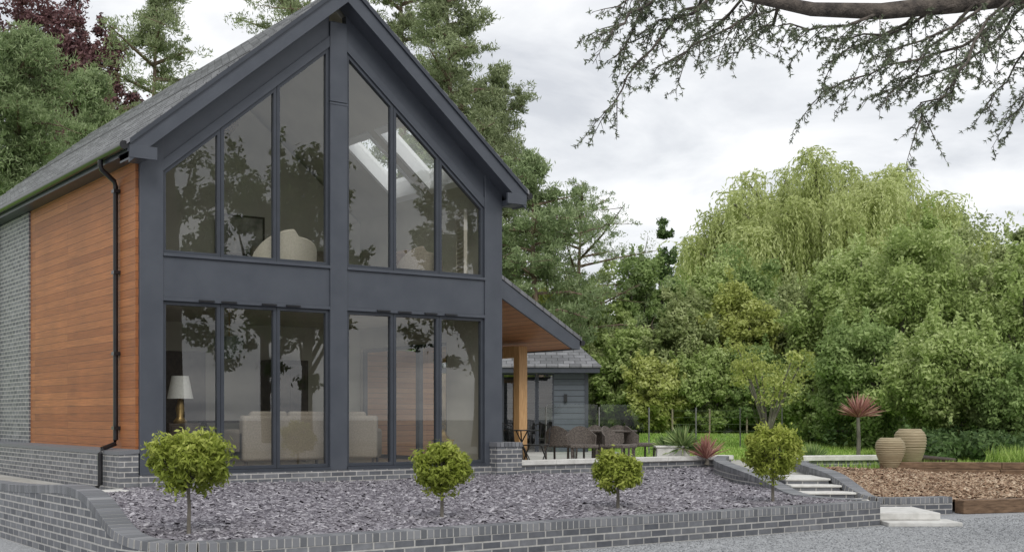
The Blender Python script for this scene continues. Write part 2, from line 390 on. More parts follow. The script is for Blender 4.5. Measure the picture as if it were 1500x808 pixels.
for xs in(LX,RX):
    for a,b_ in zip(xs,xs[1:]):
        window([(a+.003,3.767),(b_-.003,3.767),(b_-.003,gt(b_)),(a+.003,gt(a))])
        window([(a+.003,.60),(b_-.003,.60),(b_-.003,3.073),(a+.003,3.073)])
for x0,x1 in((.345,3.045),(3.345,6.0)):
    m=M(); m.box(x0,x1,-.08,.1,.55,.598); m.obj('window_sill',FRAMED,house)
for x in(1.0,1.35,2.0,2.4,4.0,4.4,4.9,5.3):
    m=M(); m.box(x-.12,x+.12,-.09,-.062,3.085,3.11); m.obj('trickle_vent',BLACKP,house)
m=M(); m.box(-.02,W,-.10,.14,.2,.548); m.obj('brick_plinth',BRICK,house)
m=M(); m.box(-.30,-.021,-.06,9.0,.2,.86); m.box(-.06,.14,5.61,12,.861,5.06)
m.obj('brick_wall',BRICK,house)
m=M(); m.obox((-.16,4.47,.885),(.15,0,.012),(0,4.54,0),(0,0,.028)); m.obj('plinth_coping',CAPB,house)
m=M(); m.box(6.1,6.62,-.28,.2,.2,.87); m.obj('brick_pier',BRICK,house)
m=M()
for i in range(7): m.box(6.085+i*.0785,6.085+i*.0785+.068,-.3,.22,.872,.95,random.random())
m.obj('brick_pier_cap',CAPB,house,bevel=.005)
m=M(); m.box(-.03,.0,.0,5.6,.9,5.07); m.box(-.045,-.03,-.0,.035,.9,5.07); m.obj('timber_cladding',CLAD,house)
m=M(); m.box(0.001,.14,.14,5.6,.2,5.38); m.obj('side_wall',PLASTER,house)
m=M(); m.box(W-.14,W,.14,1.5,.2,5.38); m.box(W-.14,W,1.5,4.7,2.75,5.38); m.box(W-.14,W,4.7,12,.2,5.38); m.obj('side_wall',PLASTER,house)
m=M(); m.prism([(.14,.2),(W-.14,.2),(W-.14,5.2),(XM,RZ-.4),(.14,5.2)],11.86,12); m.obj('rear_wall',PLASTER,house)
m=M(); m.box(.14,W-.14,.1,11.8,.45,.57); m.obj('ground_floor',FLOORM,house)
m=M(); m.box(.141,W-.141,.13,4.74,3.15,3.44); m.obj('upper_floor',PLASTER,house)
m=M(); m.prism([(.141,.57),(W-.141,.57),(W-.141,5.3),(XM,RZ-.4),(.141,5.3)],4.75,4.87); m.obj('partition_wall',PLASTER,house)
m=M()
def slope(m,x0,x1,y0,y1,t,b): m.prism([(x0,zt(x0)-b),(x1,zt(x1)-b),(x1,zt(x1)-t),(x0,zt(x0)-t)],y0,y1)
XL,XR=-.27,W+.27
def rsegs(ylist):
    y=-.43; out=[]
    for a,b_ in ylist: out.append((y,a)); y=b_
    out.append((y,12.2)); return out
WR=(4.85,6.05); YR=[(.75,1.75),(2.0,3.0)]
edgesL=[XL-.04+(XM-XL+.04)*i/19 for i in range(20)]
edgesR=sorted(set([XM+(XR+.04-XM)*i/19 for i in range(20)]+list(WR)))
for E,sd in((edgesL,0),(edgesR,1)):
    for x0,x1 in zip(E,E[1:]):
        if x1-x0<.004: continue
        xc=(x0+x1)/2
        for (y0,y1) in (rsegs(YR) if (sd and WR[0]<xc<WR[1]) else [(-.43,12.2)]):
            za,zb2=(.022,0) if sd==0 else (0,.022)
            m.prism([(x0,zt(x0)-.05),(x1,zt(x1)-.05),(x1,zt(x1)+zb2),(x0,zt(x0)+za)],y0,y1)
m.obj('roof',SLATE,house,uvmode='roof')
m=M()
slope(m,.14,XM,.14,11.8,.06,.28)
slope(m,XM,WR[0],.14,11.8,.06,.28); slope(m,WR[1],W-.14,.14,11.8,.06,.28)
for (y0,y1) in rsegs(YR): slope(m,WR[0],WR[1],max(y0,.14),min(y1,11.8),.06,.28)
m.obj('ceiling',PLASTER,house)
wa,wb=WR
for y0,y1 in YR:
    m=M()
    slope(m,wa,wb,y0-.002,y0+.08,-.05,.31); slope(m,wa,wb,y1-.08,y1+.002,-.05,.31)
    slope(m,wa,wa+.09,y0+.08,y1-.08,-.05,.31); slope(m,wb-.09,wb,y0+.08,y1-.08,-.05,.31)
    sk=m.obj('roof_window',WHITEP,house)
    g=M(); g.add([(wa+.09,y0+.08,zt(wa+.09)-.03),(wb-.09,y0+.08,zt(wb-.09)-.03),(wb-.09,y1-.08,zt(wb-.09)-.03),(wa+.09,y1-.08,zt(wa+.09)-.03)],[(0,1,2,3)]); g.obj('pane',SGLASS,sk,recalc=False)
for sg in(0,1):
    xa=XL if sg==0 else XR
    m=M(); m.prism([(xa,zt(xa)-.33),(XM,zt(XM)-.33),(XM,zt(XM)-.052),(xa,zt(xa)-.052)],-.40,-.365); m.obj('bargeboard',FRAME,house,bevel=.004)
    m=M(); m.prism([(xa,zt(xa)-.075),(XM,zt(XM)-.075),(XM,zt(XM)-.002),(xa,zt(xa)-.002)],-.435,-.402); m.obj('verge_trim',FRAMED,house)
    m=M(); m.prism([(xa,zt(xa)-.29),(XM,zt(XM)-.29),(XM,zt(XM)-.10),(xa,zt(xa)-.10)],-.364,-.0)
    if sg==0: m.box(XL,0.0,-.395,.0,5.02,5.12); m.box(XL,.13,-.408,-.366,5.02,5.20)
    else: m.box(W,XR,-.395,.0,5.02,5.12); m.box(W-.13,XR,-.408,-.366,5.02,5.20)
    m.obj('gable_soffit',FRAME,house,bevel=.004)
m=M(); m.box(XL-.02,0,-.0,12,5.07,5.10); m.box(XL-.02,XL,-.39,12,5.1,5.23); m.obj('eaves_fascia',FRAMED,house)
m=M(); m.box(W,XR+.02,0,12,5.07,5.10); m.box(XR,XR+.02,-.39,12,5.1,5.23); m.obj('eaves_fascia',FRAMED,house)
m=M(); m.tube([(XL-.075,-.40,5.185),(XL-.075,12,5.185)],.062,12); m.obj('gutter',BLACKP,house,60)
m=M(); m.tube([(XR+.075,-.40,5.185),(XR+.075,12,5.185)],.062,12); m.obj('gutter',BLACKP,house,60)
m=M(); m.tube([(-.35,.62,5.2),(-.35,.62,5.05),(-.33,.63,5.0),(-.11,.74,4.87),(-.085,.75,4.80),(-.085,.75,1.05),(-.10,.74,.99),(-.33,.62,.92),(-.36,.60,.86),(-.36,.60,.40),(-.42,.56,.36)],.037,10)
for z in(4.7,3.5,2.3,1.2): m.box(-.13,-.03,.69,.81,z,z+.05)
m.obj('downpipe',BLACKP,house,50)
m=M(); m.tube([(-.12,7.75,5.15),(-.12,7.75,.93)],.04,10)
for z in(4.6,3.4,2.3,1.3): m.box(-.17,-.06,7.69,7.81,z,z+.05)
m.obj('downpipe',BLACKP,house,50)
def vz(x): return 3.86-.575*(x-W)
m=M(); m.prism([(W+.002,vz(W)-.07),(8.16,vz(8.16)-.07),(8.16,vz(8.16)),(W+.002,vz(W))],-.02,5.0); m.obj('veranda_roof',SLATE,house,uvmode='roof')
m=M(); m.prism([(W+.002,vz(W)-.40),(7.95,vz(7.95)-.33),(8.13,vz(8.13)-.24),(8.13,vz(8.13)-.072),(W+.002,vz(W)-.072)],0,.05)
m.prism([(8.09,vz(8.13)-.24),(8.13,vz(8.13)-.24),(8.13,vz(8.13)-.072),(8.09,vz(8.13)-.072)],.05,5)
m.obj('veranda_fascia',FRAME,house,bevel=.004)
m=M(); m.tube([(8.19,-.02,vz(8.16)-.1),(8.19,5,vz(8.16)-.1)],.05,10); m.obj('veranda_gutter',BLACKP,house,60)
m=M(); m.prism([(W+.002,vz(W)-.36),(8.085,vz(8.085)-.24),(8.085,vz(8.085)-.20),(W+.002,vz(W)-.32)],.052,5); m.obj('veranda_soffit',SOFFIT,house,uvmode='ysoff')
m=M(); m.box(7.64,7.83,1.2,1.39,.45,2.71); m.obj('veranda_post',OAK,house,bevel=.012)
m=M(); m.box(7.66,7.82,1.41,4.7,2.50,2.72); m.obj('veranda_beam',OAK,house,bevel=.01)
m=M(); m.box(W+.0,8.0,4.75,4.85,.45,2.75); m.obj('veranda_end_wall',SOFFIT,house)
for y0 in(1.5,2.57,3.64):
    m=M()
    m.box(W-.11,W-.03,y0+.003,y0+.063,.57,2.745); m.box(W-.11,W-.03,y0+1.0,y0+1.057,.57,2.745)
    m.box(W-.11,W-.03,y0+.063,y0+1.0,2.68,2.745); m.box(W-.11,W-.03,y0+.063,y0+1.0,.57,.64)
    d_=m.obj('patio_door',FRAMED,house)
    g=M(); g.add([(W-.07,y0+.06,.64),(W-.07,y0+1,.64),(W-.07,y0+1,2.68),(W-.07,y0+.06,2.68)],[(0,1,2,3)]); g.obj('pane',BGLASS,d_,recalc=False)
m=M(); m.box(2.0,2.9,4.68,4.745,.57,2.6); m.box(2.1,2.8,4.65,4.68,.65,2.5); m.obj('inner_door',DWOOD,house)
# ------------------------------------------------------------------ furniture
def sofa(label,loc,rz,w,mat,cat='sofa',seats=2,name='sofa',hb=.84):
    e=group(name,label,cat,loc,rz)
    m=M(); m.box(-w/2,w/2,-.42,.42,.12,.32); m.box(-w/2,w/2,-.45,-.24,.12,hb); m.obj('body',mat,e,30,bevel=.05,seg=3)
    for sx in(-1,1):
        a=M(); a.box(min(sx*w/2,sx*(w/2-.2)),max(sx*w/2,sx*(w/2-.2)),-.43,.44,.12,.62); a.obj('armrest',mat,e,30,bevel=.06,seg=3)
    cw=(w-.42)/seats
    for i in range(seats):
        c=M(); c.box(-w/2+.21+i*cw,-w/2+.21+(i+1)*cw-.01,-.23,.42,.325,.47); c.obj('seat_cushion',mat,e,30,bevel=.04,seg=3)
        c=M(); c.obox((-w/2+.21+(i+.5)*cw,-.17,.66),(cw/2-.01,0,0),(0,.08,-.02),(0,.03,.24)); c.obj('back_cushion',mat,e,30,bevel=.05,seg=3)
    for sx in(-1,1):
        for sy in(-1,1):
            l=M(); l.tube([(sx*(w/2-.08),sy*.36,0),(sx*(w/2-.08),sy*.36,.12)],.025,8); l.obj('leg',DWOOD,e)
    return e
sofa('beige linen sofa with its back to the ground floor window',(2.75,1.05,.57),0,1.75,FABRIC)
sofa('beige linen armchair facing into the ground floor room',(4.25,1.4,.57),math.radians(-35),.9,FABRIC,'armchair',1,'armchair',.84)
sofa('beige linen sofa against the side wall of the room',(.75,3.2,.57),math.radians(-90),1.9,FABRIC)
def tubchair(label,loc,rz,mat,name,w=1.0,hs=1.0):
    e=group(name,label,'armchair',loc,rz)
    m=M(); m.box(-w/2+.06,w/2-.06,-.3,.36,.16,.46*hs); m.obj('seat',mat,e,30,bevel=.07,seg=3)
    b_=M(); nA=20
    vs=[];fs=[]
    for i in range(nA+1):
        a=math.pi*(i/nA); cx=-math.cos(a)*w/2; cy=-math.sin(a)*.42
        h=hs*(.42+.44*math.sin(a)**.7+ (.12 if i<nA*.5 else 0)*math.sin(a))
        for (k,zz) in((1,.18),(1.03,h),(.86,h+.01),(.84,.18)): vs.append((cx*k,cy*k,zz))
    for i in range(nA):
        for k in range(4): fs.append((i*4+k,(i+1)*4+k,(i+1)*4+(k+1)%4,i*4+(k+1)%4))
    fs+=[(0,1,2,3),(nA*4+3,nA*4+2,nA*4+1,nA*4)]
    b_.add(vs,fs); b_.obj('backrest',mat,e,60,bevel=.02)
    for sx in(-1,1):
        for sy in(-1,1):
            l=M(); l.tube([(sx*(w/2-.15),sy*.22,0),(sx*(w/2-.15),sy*.22,.18)],.02,8); l.obj('leg',DWOOD,e)
    return e
tubchair('cream curved back chaise chair upstairs by the glazing',(2.62,.8,3.44),math.radians(15),CREAM,'armchair',1.25,.94)
tubchair('grey beige tub chair upstairs by the glazing',(5.15,.75,3.44),math.radians(-10),FABRIC,'armchair',.85,.86)
m=M(); m.obox((4.85,.8,4.08),(.18,0,.05),(0,.07,0),(-.05,0,.14)); m.obj('cushion',CUSH,None,30,bevel=.05,seg=3,label='dark brown cushion propped on an upstairs chair',cat='cushion')
e=group('bed','low double bed with pale linen in upstairs room','bed',(4.6,3.5,3.44),0)
m=M(); m.box(-.8,.8,-1,1,.15,.55); m.obj('mattress',CREAM,e,30,bevel=.06)
m=M(); m.box(-.85,.85,1.0,1.1,0,1.2); m.obj('headboard',FABRIC,e,30,bevel=.03)
e=group('table_lamp','table lamp with white tapered shade on dark cabinet','lamp',(1.0,1.0,.57))
m=M(); m.lathe([(.0,.72),(.10,.72),(.11,.75),(.05,.82),(.07,.95),(.04,1.08),(.015,1.12),(.015,1.25)],n=20); m.obj('base',BRASS,e,50)
m=M(); m.lathe([(.20,1.10),(.13,1.45)],n=24); m.obj('lamp_shade',SHADE,e,50)
e2=group('side_cabinet','dark wood side cabinet below the table lamp','cabinet',(1.0,1.0,.57))
m=M(); m.box(-.25,.25,-.2,.2,.06,.72); m.obj('body',DWOOD,e2,bevel=.01)
for za,zb_ in((.1,.38),(.4,.68)):
    m=M(); m.box(-.22,.22,-.215,-.2,za,zb_); m.obj('drawer',DWOOD,e2,bevel=.006)
e=group('chandelier','drum chandelier with grey glass shade hanging over the sofa','chandelier',(2.1,1.7,3.15))
m=M(); m.tube([(0,0,0),(0,0,-.45)],.008,6); m.lathe([(.0,-.0),(.06,-.0),(.06,-.03),(0,-.03)],n=16); m.obj('ceiling_rod',BRASS,e)
m=M(); m.lathe([(.22,-.45),(.24,-.45),(.24,-.70),(.22,-.70),(.22,-.45)],n=24)
m.lathe([(.14,-.70),(.15,-.70),(.15,-.80),(.14,-.80)],n=20); m.obj('lamp_shade',mat_noise('smoky_shade',(.10,.12,.09),(.16,.18,.13),12,.3),e,50)
e=group('pendant_lantern','pierced metal pendant lantern hanging in the gable','lantern',(1.75,1.0,6.30))
m=M(); m.tube([(0,0,.6),(0,0,.05)],.006,6); m.obj('chain',BRASS,e)
m=M(); m.lathe([(.02,.06),(.07,.0),(.10,-.04),(.20,-.12),(.23,-.20),(.20,-.30),(.10,-.42),(.03,-.50),(.0,-.52)],n=18); m.obj('lamp_shade',mat_noise('pierced_metal',(.02,.017,.014),(.22,.17,.11),60,.5,lo=.45,hi=.55),e,40)
e=group('framed_picture','dark framed picture on the upstairs wall','picture',(3.6,4.735,4.85))
m=M(); m.ring([(-.5,-.38),(.5,-.38),(.5,.38),(-.5,.38)],.035,-.04,0); m.obj('frame',DWOOD,e)
m=M(); m.box(-.465,.465,-.02,-.002,-.345,.345); m.obj('canvas',mat_noise('canvas_print',(.14,.14,.12),(.45,.43,.38),4,.6),e)
e=group('louvred_shutter','cream louvred wardrobe door standing by the upstairs window','shutter',(5.98,.65,3.44),math.radians(70))
m=M(); m.ring([(-.32,0),(.32,0),(.32,1.55),(-.32,1.55)],.06,-.03,.03); m.obj('frame',CREAM,e)
m=M()
for i in range(20): m.obox((0,0,.1+i*.072),(.26,0,0),(0,.02,.015),(0,-.003,.004))
m.obj('slat',CREAM,e)
e=group('dining_table','dark wooden dining table at the rear of the room','table',(3.4,3.6,.57))
m=M(); m.box(-.9,.9,-.45,.45,.71,.75); m.obj('table_top',DWOOD,e,bevel=.01)
for sx in(-1,1):
    for sy in(-1,1):
        l=M(); l.box(sx*.8-.03,sx*.8+.03,sy*.38-.03,sy*.38+.03,0,.71); l.obj('leg',DWOOD,e)
e=group('tall_cabinet','tall dark display cabinet against the rear wall','cabinet',(4.4,4.48,.57))
m=M(); m.box(-.4,.4,-.25,.25,0,1.9); m.obj('body',DWOOD,e,bevel=.01)
for xa,xb in((-.36,-.01),(.01,.36)):
    m=M(); m.box(xa,xb,-.27,-.25,.1,1.8); m.obj('door',DWOOD,e,bevel=.01)
e=group('floor_lantern','gold metal and glass lantern standing behind the ground floor window','lantern',(5.45,.42,.57))
m=M()
for sx in(-1,1):
    for sy in(-1,1): m.box(sx*.12-.01,sx*.12+.01,sy*.12-.01,sy*.12+.01,.04,.40)
m.box(-.15,.15,-.15,.15,0,.04); m.box(-.14,.14,-.14,.14,.40,.43)
m.lathe([(.16,.43),(.09,.50),(.06,.56),(.02,.60),(.0,.60)],n=4); m.obj('frame',BRASS,e)
m=M(); m.lathe([(.035,.04),(.035,.2),(0,.2)],n=12); m.obj('candle',CREAM,e)
m=M(); m.tube([(-.04,0,.6),(-.05,0,.66),(0,0,.70),(.05,0,.66),(.04,0,.6)],.006,6); m.obj('handle',BRASS,e)
# ================================================================== GROUND
def sheet(name,pts,mat,kind='structure'):
    m=M(); m.add(pts,[tuple(range(len(pts)))]); return m.obj(name,mat,None,kind=kind,recalc=False)
sheet('ground_gravel_drive',[(-300,-300,0),(400,-300,0),(400,400,0),(-300,400,0)],ROADM)
Q=lambda a,d,z: (*site(a,d),z)
sheet('lawn',[(.1,.1,.42),(11.9,.1,.42),Q(4.0,23,.42),Q(3.85,19.5,.42),Q(4.7,19.5,.42),Q(5.0,21,.42),Q(5.4,22.1,.42),Q(16,21.7,.42),(120,-10,.42),(220,220,.42),(.1,250,.42)],LAWN)
sheet('side_lawn',[(-90,9,.30),(-.02,9,.30),(-.02,250,.30),(-90,250,.30)],LAWN)
sheet('terrace_paving',[(6.62,.1,.45),(11.9,.1,.45),Q(4.0,23,.45),Q(3.85,19.4,.45),Q(4.7,19.4,.45),Q(5.0,21.3,.45),Q(5.5,23.4,.45),(15,2.0,.45),(15.5,4.6,.45),(15.5,9,.45),(6.4,9,.45)],PAVE)
def bankz(a,d):
    f=min(max((d-26.5)/9,0),1); g=min(max((a-2.6)/1.2,0),1)*min(max((11-a)/1.5,0),1)
    return .41+.42*f*g
m=M(); vs=[];fs=[];NA,ND=40,24
for j in range(ND+1):
    for i in range(NA+1):
        a=2.4+9*i/NA; d=26.3+13*j/ND; vs.append(Q(a,d,bankz(a,d)))
for j in range(ND):
    for i in range(NA): fs.append((j*(NA+1)+i,j*(NA+1)+i+1,(j+1)*(NA+1)+i+1,(j+1)*(NA+1)+i))
m.add(vs,fs); m.obj('lawn_bank',LAWN,None,60,kind='structure',recalc=False)
m=M(); m.slab([(-2.28,-.79),(-.32,-.79),(-.32,8.99),(-2.28,8.99)],.05,.325); m.obj('side_path',PAVE,None,kind='structure')
m=M(); m.box(-.95,-.03,-.76,-.13,.2,.372); m.obj('stone_landing',STONE,None,kind='structure',bevel=.01)
bed=[(-2.2,-7.2),(6.95,-7.2),site(3.95,16.85),site(3.82,18),site(3.74,19.1),site(3.56,20),site(3.56,21.5),(11.75,-.08),(0,-.11),(-.3,-.11),(-.3,-.8),(-2.2,-.8)]
def bz(y): return .265+.09*(min(max(y,-7.2),0)+7.2)/7.2
sheet('slate_bed_soil',[(x,y,bz(y)) for x,y in bed],BEDB)
def inpoly(P,poly):
    x,y=P[:,0],P[:,1]; ins=np.zeros(len(P),bool); n=len(poly)
    for i in range(n):
        x0,y0=poly[i]; x1,y1=poly[(i+1)%n]
        c=((y0>y)!=(y1>y))&(x<(x1-x0)*(y-y0)/(y1-y0+1e-12)+x0); ins^=c
    return ins
def chips(name,mat,P,Z,size,thin,seed,tilt=.3):
    rng=np.random.default_rng(seed); N=len(P)
    az=rng.uniform(0,2*math.pi,N); l=size*rng.uniform(.4,1.7,N); w=l*rng.uniform(.3,.7,N)
    a=np.stack([np.cos(az),np.sin(az),rng.normal(size=N)*tilt],1)
    b=np.stack([-np.sin(az),np.cos(az),rng.normal(size=N)*tilt],1)
    nrm=np.cross(a,b); nrm/=np.linalg.norm(nrm,axis=1,keepdims=True)
    c=np.concatenate([P,Z[:,None]],1)
    a=a*l[:,None]; b=b*w[:,None]; th=nrm*(thin*rng.uniform(.5,1.3,N))[:,None]
    j=lambda: rng.uniform(.55,1.1,N)[:,None]
    base=[c-a*j()-b*j(),c+a*j()-b*j(),c+a*j()+b*j(),c-a*j()+b*j()]
    V=np.stack(base+[q+th for q in base],1)
    me=bpy.data.meshes.new(name); me.vertices.add(8*N); me.vertices.foreach_set('co',V.reshape(-1).astype(np.float32))
    F=np.array([[4,5,6,7],[0,1,5,4],[1,2,6,5],[2,3,7,6],[3,0,4,7]]).reshape(-1)
    idx=(np.arange(N)[:,None]*8+F[None]).reshape(-1).astype(np.int32)
    me.loops.add(len(idx)); me.loops.foreach_set('vertex_index',idx)
    me.polygons.add(5*N); me.polygons.foreach_set('loop_start',np.arange(0,20*N,4,dtype=np.int32))
    try: me.polygons.foreach_set('loop_total',np.full(5*N,4,dtype=np.int32))
    except Exception: pass
    me.update(calc_edges=True); me.materials.append(mat)
    at=me.attributes.new('tint','FLOAT','POINT'); at.data.foreach_set('value',np.repeat(rng.random(N)**1.1,8).astype(np.float32))
    o=bpy.data.objects.new(name,me); COL.objects.link(o); o['kind']='stuff'; return o
rng=np.random.default_rng(3)
P=rng.uniform([-2.2,-7.2],[11.8,-.1],(180000,2)); P=P[inpoly(P,bed)]
Z=.265+.09*(P[:,1]+7.2)/7.2+rng.uniform(0,.023,len(P))+.02*np.sin(P[:,0]*1.3)*np.cos(P[:,1]*1.7)
o=chips('slate_chippings',CHIPS,P,Z,.033,.009,4,.26); o['label']='purple grey slate chippings covering the raised bed'; o['category']='gravel'
# ------------------------------------------------------------------ walls
def resample(path,step):
    out=[];P=[Vector(p) for p in path]; L=[0]
    for a,b_ in zip(P,P[1:]): L.append(L[-1]+(b_-a).length)
    n=max(2,round(L[-1]/step))
    for k in range(n+1):
        s=L[-1]*k/n; i=0
        while i<len(L)-2 and L[i+1]<s: i+=1
        f=(s-L[i])/(L[i+1]-L[i]+1e-9); out.append((P[i].lerp(P[i+1],f),s))
    return out
def smoothpath(path,it=3):
    P=[Vector(p) for p in path]
    for _ in range(it):
        Qn=[P[0]]
        for a,b_ in zip(P,P[1:]): Qn+= [a.lerp(b_,.25),a.lerp(b_,.75)]
        Qn.append(P[-1]); P=Qn
    return P
def brickwall(label,path,zbot,th=.215,name='garden_wall'):
    e=group(name,label,'wall',(0,0,0))
    rs=resample(path,.075); n=len(rs)
    nor=[]
    for i in range(n):
        a=rs[max(i-2,0)][0]; b_=rs[min(i+2,n-1)][0]; d=Vector((b_.x-a.x,b_.y-a.y,0)).normalized(); nor.append((d,Vector((-d.y,d.x,0))))
    m=M(); hs=0
    for i in range(0,n-1):
        j=i+1; p,_=rs[i]; q,_=rs[j]; zp=p.z-.085; zq=q.z-.085
        s=hs; s2=hs+math.hypot(q.x-p.x,q.y-p.y); hs=s2
        h=th/2
        A=[Vector((p.x,p.y,0))+nor[i][1]*h, Vector((q.x,q.y,0))+nor[j][1]*h]; B=[Vector((p.x,p.y,0))-nor[i][1]*h, Vector((q.x,q.y,0))-nor[j][1]*h]
        for side,(u,v) in enumerate((A,B)):
            vs=[(u.x,u.y,zbot),(v.x,v.y,zbot),(v.x,v.y,zq),(u.x,u.y,zp)]
            uv=[(s,zbot),(s2,zbot),(s2,zq),(s,zp)]
            m.add(vs,[(0,1,2,3)],[uv])
        m.add([(A[0].x,A[0].y,zp),(A[1].x,A[1].y,zq),(B[1].x,B[1].y,zq),(B[0].x,B[0].y,zp)],[(0,1,2,3)],[[(s,0),(s2,0),(s2,.05),(s,.05)]])
    for k in(0,n-1):
        p=rs[k][0]; u=Vector((p.x,p.y,0))+nor[k][1]*th/2; v=Vector((p.x,p.y,0))-nor[k][1]*th/2
        m.add([(u.x,u.y,zbot),(v.x,v.y,zbot),(v.x,v.y,p.z-.085),(u.x,u.y,p.z-.085)],[(0,1,2,3)],[[(0,zbot),(th,zbot),(th,p.z-.085),(0,p.z-.085)]])
    m.obj('brickwork',BRICK,e,recalc=False)
    c=M(); mo=M()
    for i in range(n-1):
        p,s=rs[i]; q,s2=rs[i+1]; mid=(p+q)/2
        a=rs[max(i-1,0)][0]; b_=rs[min(i+2,n-1)][0]; d=(b_-a).normalized(); hl=(q-p).length/2
        nn=Vector((-d.y,d.x,0)).normalized(); up=nn.cross(d)*-1
        if up.z<0: up=-up
        c.obox(mid-up*.0425+Vector((0,0,random.uniform(-.001,.001))),d*(hl-.005),nn*(th/2+.006),up*.0425,random.random())
        mo.obox(mid-up*.0445,d*hl,nn*(th/2+.003),up*.040)
    c.obj('coping_brick',CAPB,e,bevel=.003,seg=1); mo.obj('mortar_joint',MORTAR,e)
    return e
left=[(-2.40,9,.60),(-2.40,2,.60),(-2.40,-1.5,.62),(-2.40,-3.2,.64),(-2.40,-4.0,.67),(-2.40,-4.7,.71),(-2.40,-5.2,.72),(-2.40,-5.7,.68),(-2.41,-6.1,.57),(-2.42,-6.45,.44),(-2.40,-6.75,.35),(-2.30,-7.05,.315),(-2.08,-7.28,.31),(-1.8,-7.36,.31),(-1.4,-7.35,.31),(-1.0,-7.35,.31),(2,-7.35,.31),(7.07,-7.35,.31)]
brickwall('low blue-grey brick retaining wall with curved end and rowlock coping',[*left[:2],*smoothpath(left[2:-2],4),*left[-2:]],-.02)
sw=[(4.62,16.42,.315),(4.3,16.62,.315),(4.02,16.95,.32),(3.93,17.5,.335),(3.91,18.1,.38),(3.88,18.7,.43),(3.82,19.3,.49),(3.70,20,.55),(3.68,21.5,.59),(3.78,23,.61),(4.15,24.6,.62)]
brickwall('brick garden wall sweeping down beside the steps',[Vector(Q(*p)) for p in smoothpath(sw,3)],0)
sw2=[(6.25,17.98,.25),(5.75,17.82,.25),(5.35,17.72,.25),(5.10,17.72,.26),(4.98,17.85,.33),(4.87,18.1,.44),(4.80,18.4,.53),(4.78,18.9,.575),(4.82,19.8,.59),(4.90,20.8,.60),(5.0,21.8,.60),(5.2,22.4,.60)]
brickwall('brick garden wall curving down around the bark bed',[Vector(Q(*p)) for p in smoothpath(sw2,3)],-.02)
e=group('terrace_wall','low brick terrace wall with pale stone coping','wall',(0,0,0))
m=M(); m.box(6.63,11.95,-.05,.1,.2,.535); m.obj('brickwork',BRICK,e)
m=M(); x=6.63
while x<11.95:
    m.box(x,min(x+.895,11.98),-.09,.22,.537,.62); x+=.9
m.obj('coping_stone',STONE,e,bevel=.008)
a0=Vector(site(5.15,22.75)); a1=Vector(site(7.30,23.3)); dv=(a1-a0).normalized(); nv=Vector((-dv.y,dv.x))
e=group('terrace_wall','short brick wall with pale stone coping beside large pots','wall',(0,0,0))
m=M(); c=(a0+a1)/2; m.obox((c.x,c.y,.40),(dv*((a1-a0).length/2)).to_3d(),(nv*.12).to_3d(),(0,0,.19)); m.obj('brickwork',BRICK,e)
m=M(); m.obox((c.x,c.y,.635),(dv*((a1-a0).length/2+.04)).to_3d(),(nv*.18).to_3d(),(0,0,.043)); m.obj('coping_stone',STONE,e,bevel=.008)
# steps
e=group('garden_steps','flight of pale stone steps with brick risers','steps',(*site(4.5,17.35),0),math.radians(-YAW))
m=M(); c=M()
lv=[(.0,.245,.44),(.36,.325,.36),(.72,.405,.25),(1.08,.485,.18)]
for i,(yy,zz,xr) in enumerate(lv):
    m.box(-.47,xr-.02,yy,yy+.36,-.02,zz-.028)
    c.box(-.48,xr,yy-.035,yy+.36,zz-.027,zz)
m.box(-.47,.14,1.44,2.15,-.02,.46); c.box(-.48,.15,1.442,2.15,.462,.487)
m.obj('riser',BRICK,e); c.obj('tread',STONE,e,bevel=.006)
e=group('stone_step','pale stone slab steps at the foot of the garden stair','steps',(*site(5.05,16.2),0),math.radians(-YAW))
m=M(); m.box(-.28,.66,-.34,.25,.0,.055); m.box(-.40,.50,.02,1.15,.058,.15); m.obj('tread',STONE,e,bevel=.01)
def sleeper(a,b_,z0,z1,th=.1):
    a=Vector(site(*a)); b_=Vector(site(*b_)); dv=(b_-a); L=dv.length; dv.normalize(); nv=Vector((-dv.y,dv.x)); c=(a+b_)/2
    m=M(); m.obox((c.x,c.y,(z0+z1)/2),(dv*(L/2-.004)).to_3d(),(nv*th).to_3d(),(0,0,(z1-z0)/2))
    o=m.obj('timber_sleeper',SLEEPER,None,bevel=.012,label='weathered brown timber sleeper edging the bark bed',cat='sleeper'); o['group']='timber sleepers edging the garden beds'
for a,b_ in(((6.42,18.0),(8.5,18.7)),((8.5,18.7),(10.6,19.4)),((10.6,19.4),(12.7,20.1))): sleeper(a,b_,0,.20)
for a,b_ in(((6.4,21.9),(8.4,21.6)),((8.4,21.6),(10.4,21.3)),((10.4,21.3),(12.8,21.0))):
    sleeper(a,b_,.34,.48); sleeper((a[0]+.05,a[1]+.06),(b_[0]+.05,b_[1]+.06),.482,.60,.09)
m=M(); nu,nv_=50,24
fr=[(5.12,17.85,.16),(6.2,18.15,.17),(8.5,18.85,.17),(12.7,20.2,.17)]; bk=[(5.02,22.4,.46),(6.6,22.0,.46),(8.5,21.6,.38),(12.8,21.0,.35)]
def lerpl(L,t):
    t=t*(len(L)-1); i=min(int(t),len(L)-2); f=t-i; return [L[i][k]*(1-f)+L[i+1][k]*f for k in range(3)]
def bed_pt(u,t):
    a=lerpl(fr,u); b_=lerpl(bk,u); p=[a[k]*(1-t)+b_[k]*t for k in range(3)]
    return p[0],p[1],p[2]+.03*math.sin(p[0]*4)*math.sin(p[1]*5)+.04*math.sin(math.pi*t)
vs=[];fs=[]
for j in range(nv_+1):
    for i in range(nu+1):
        p=bed_pt(i/nu,j/nv_); vs.append(Q(p[0],p[1],p[2]+random.uniform(-.012,.012)))
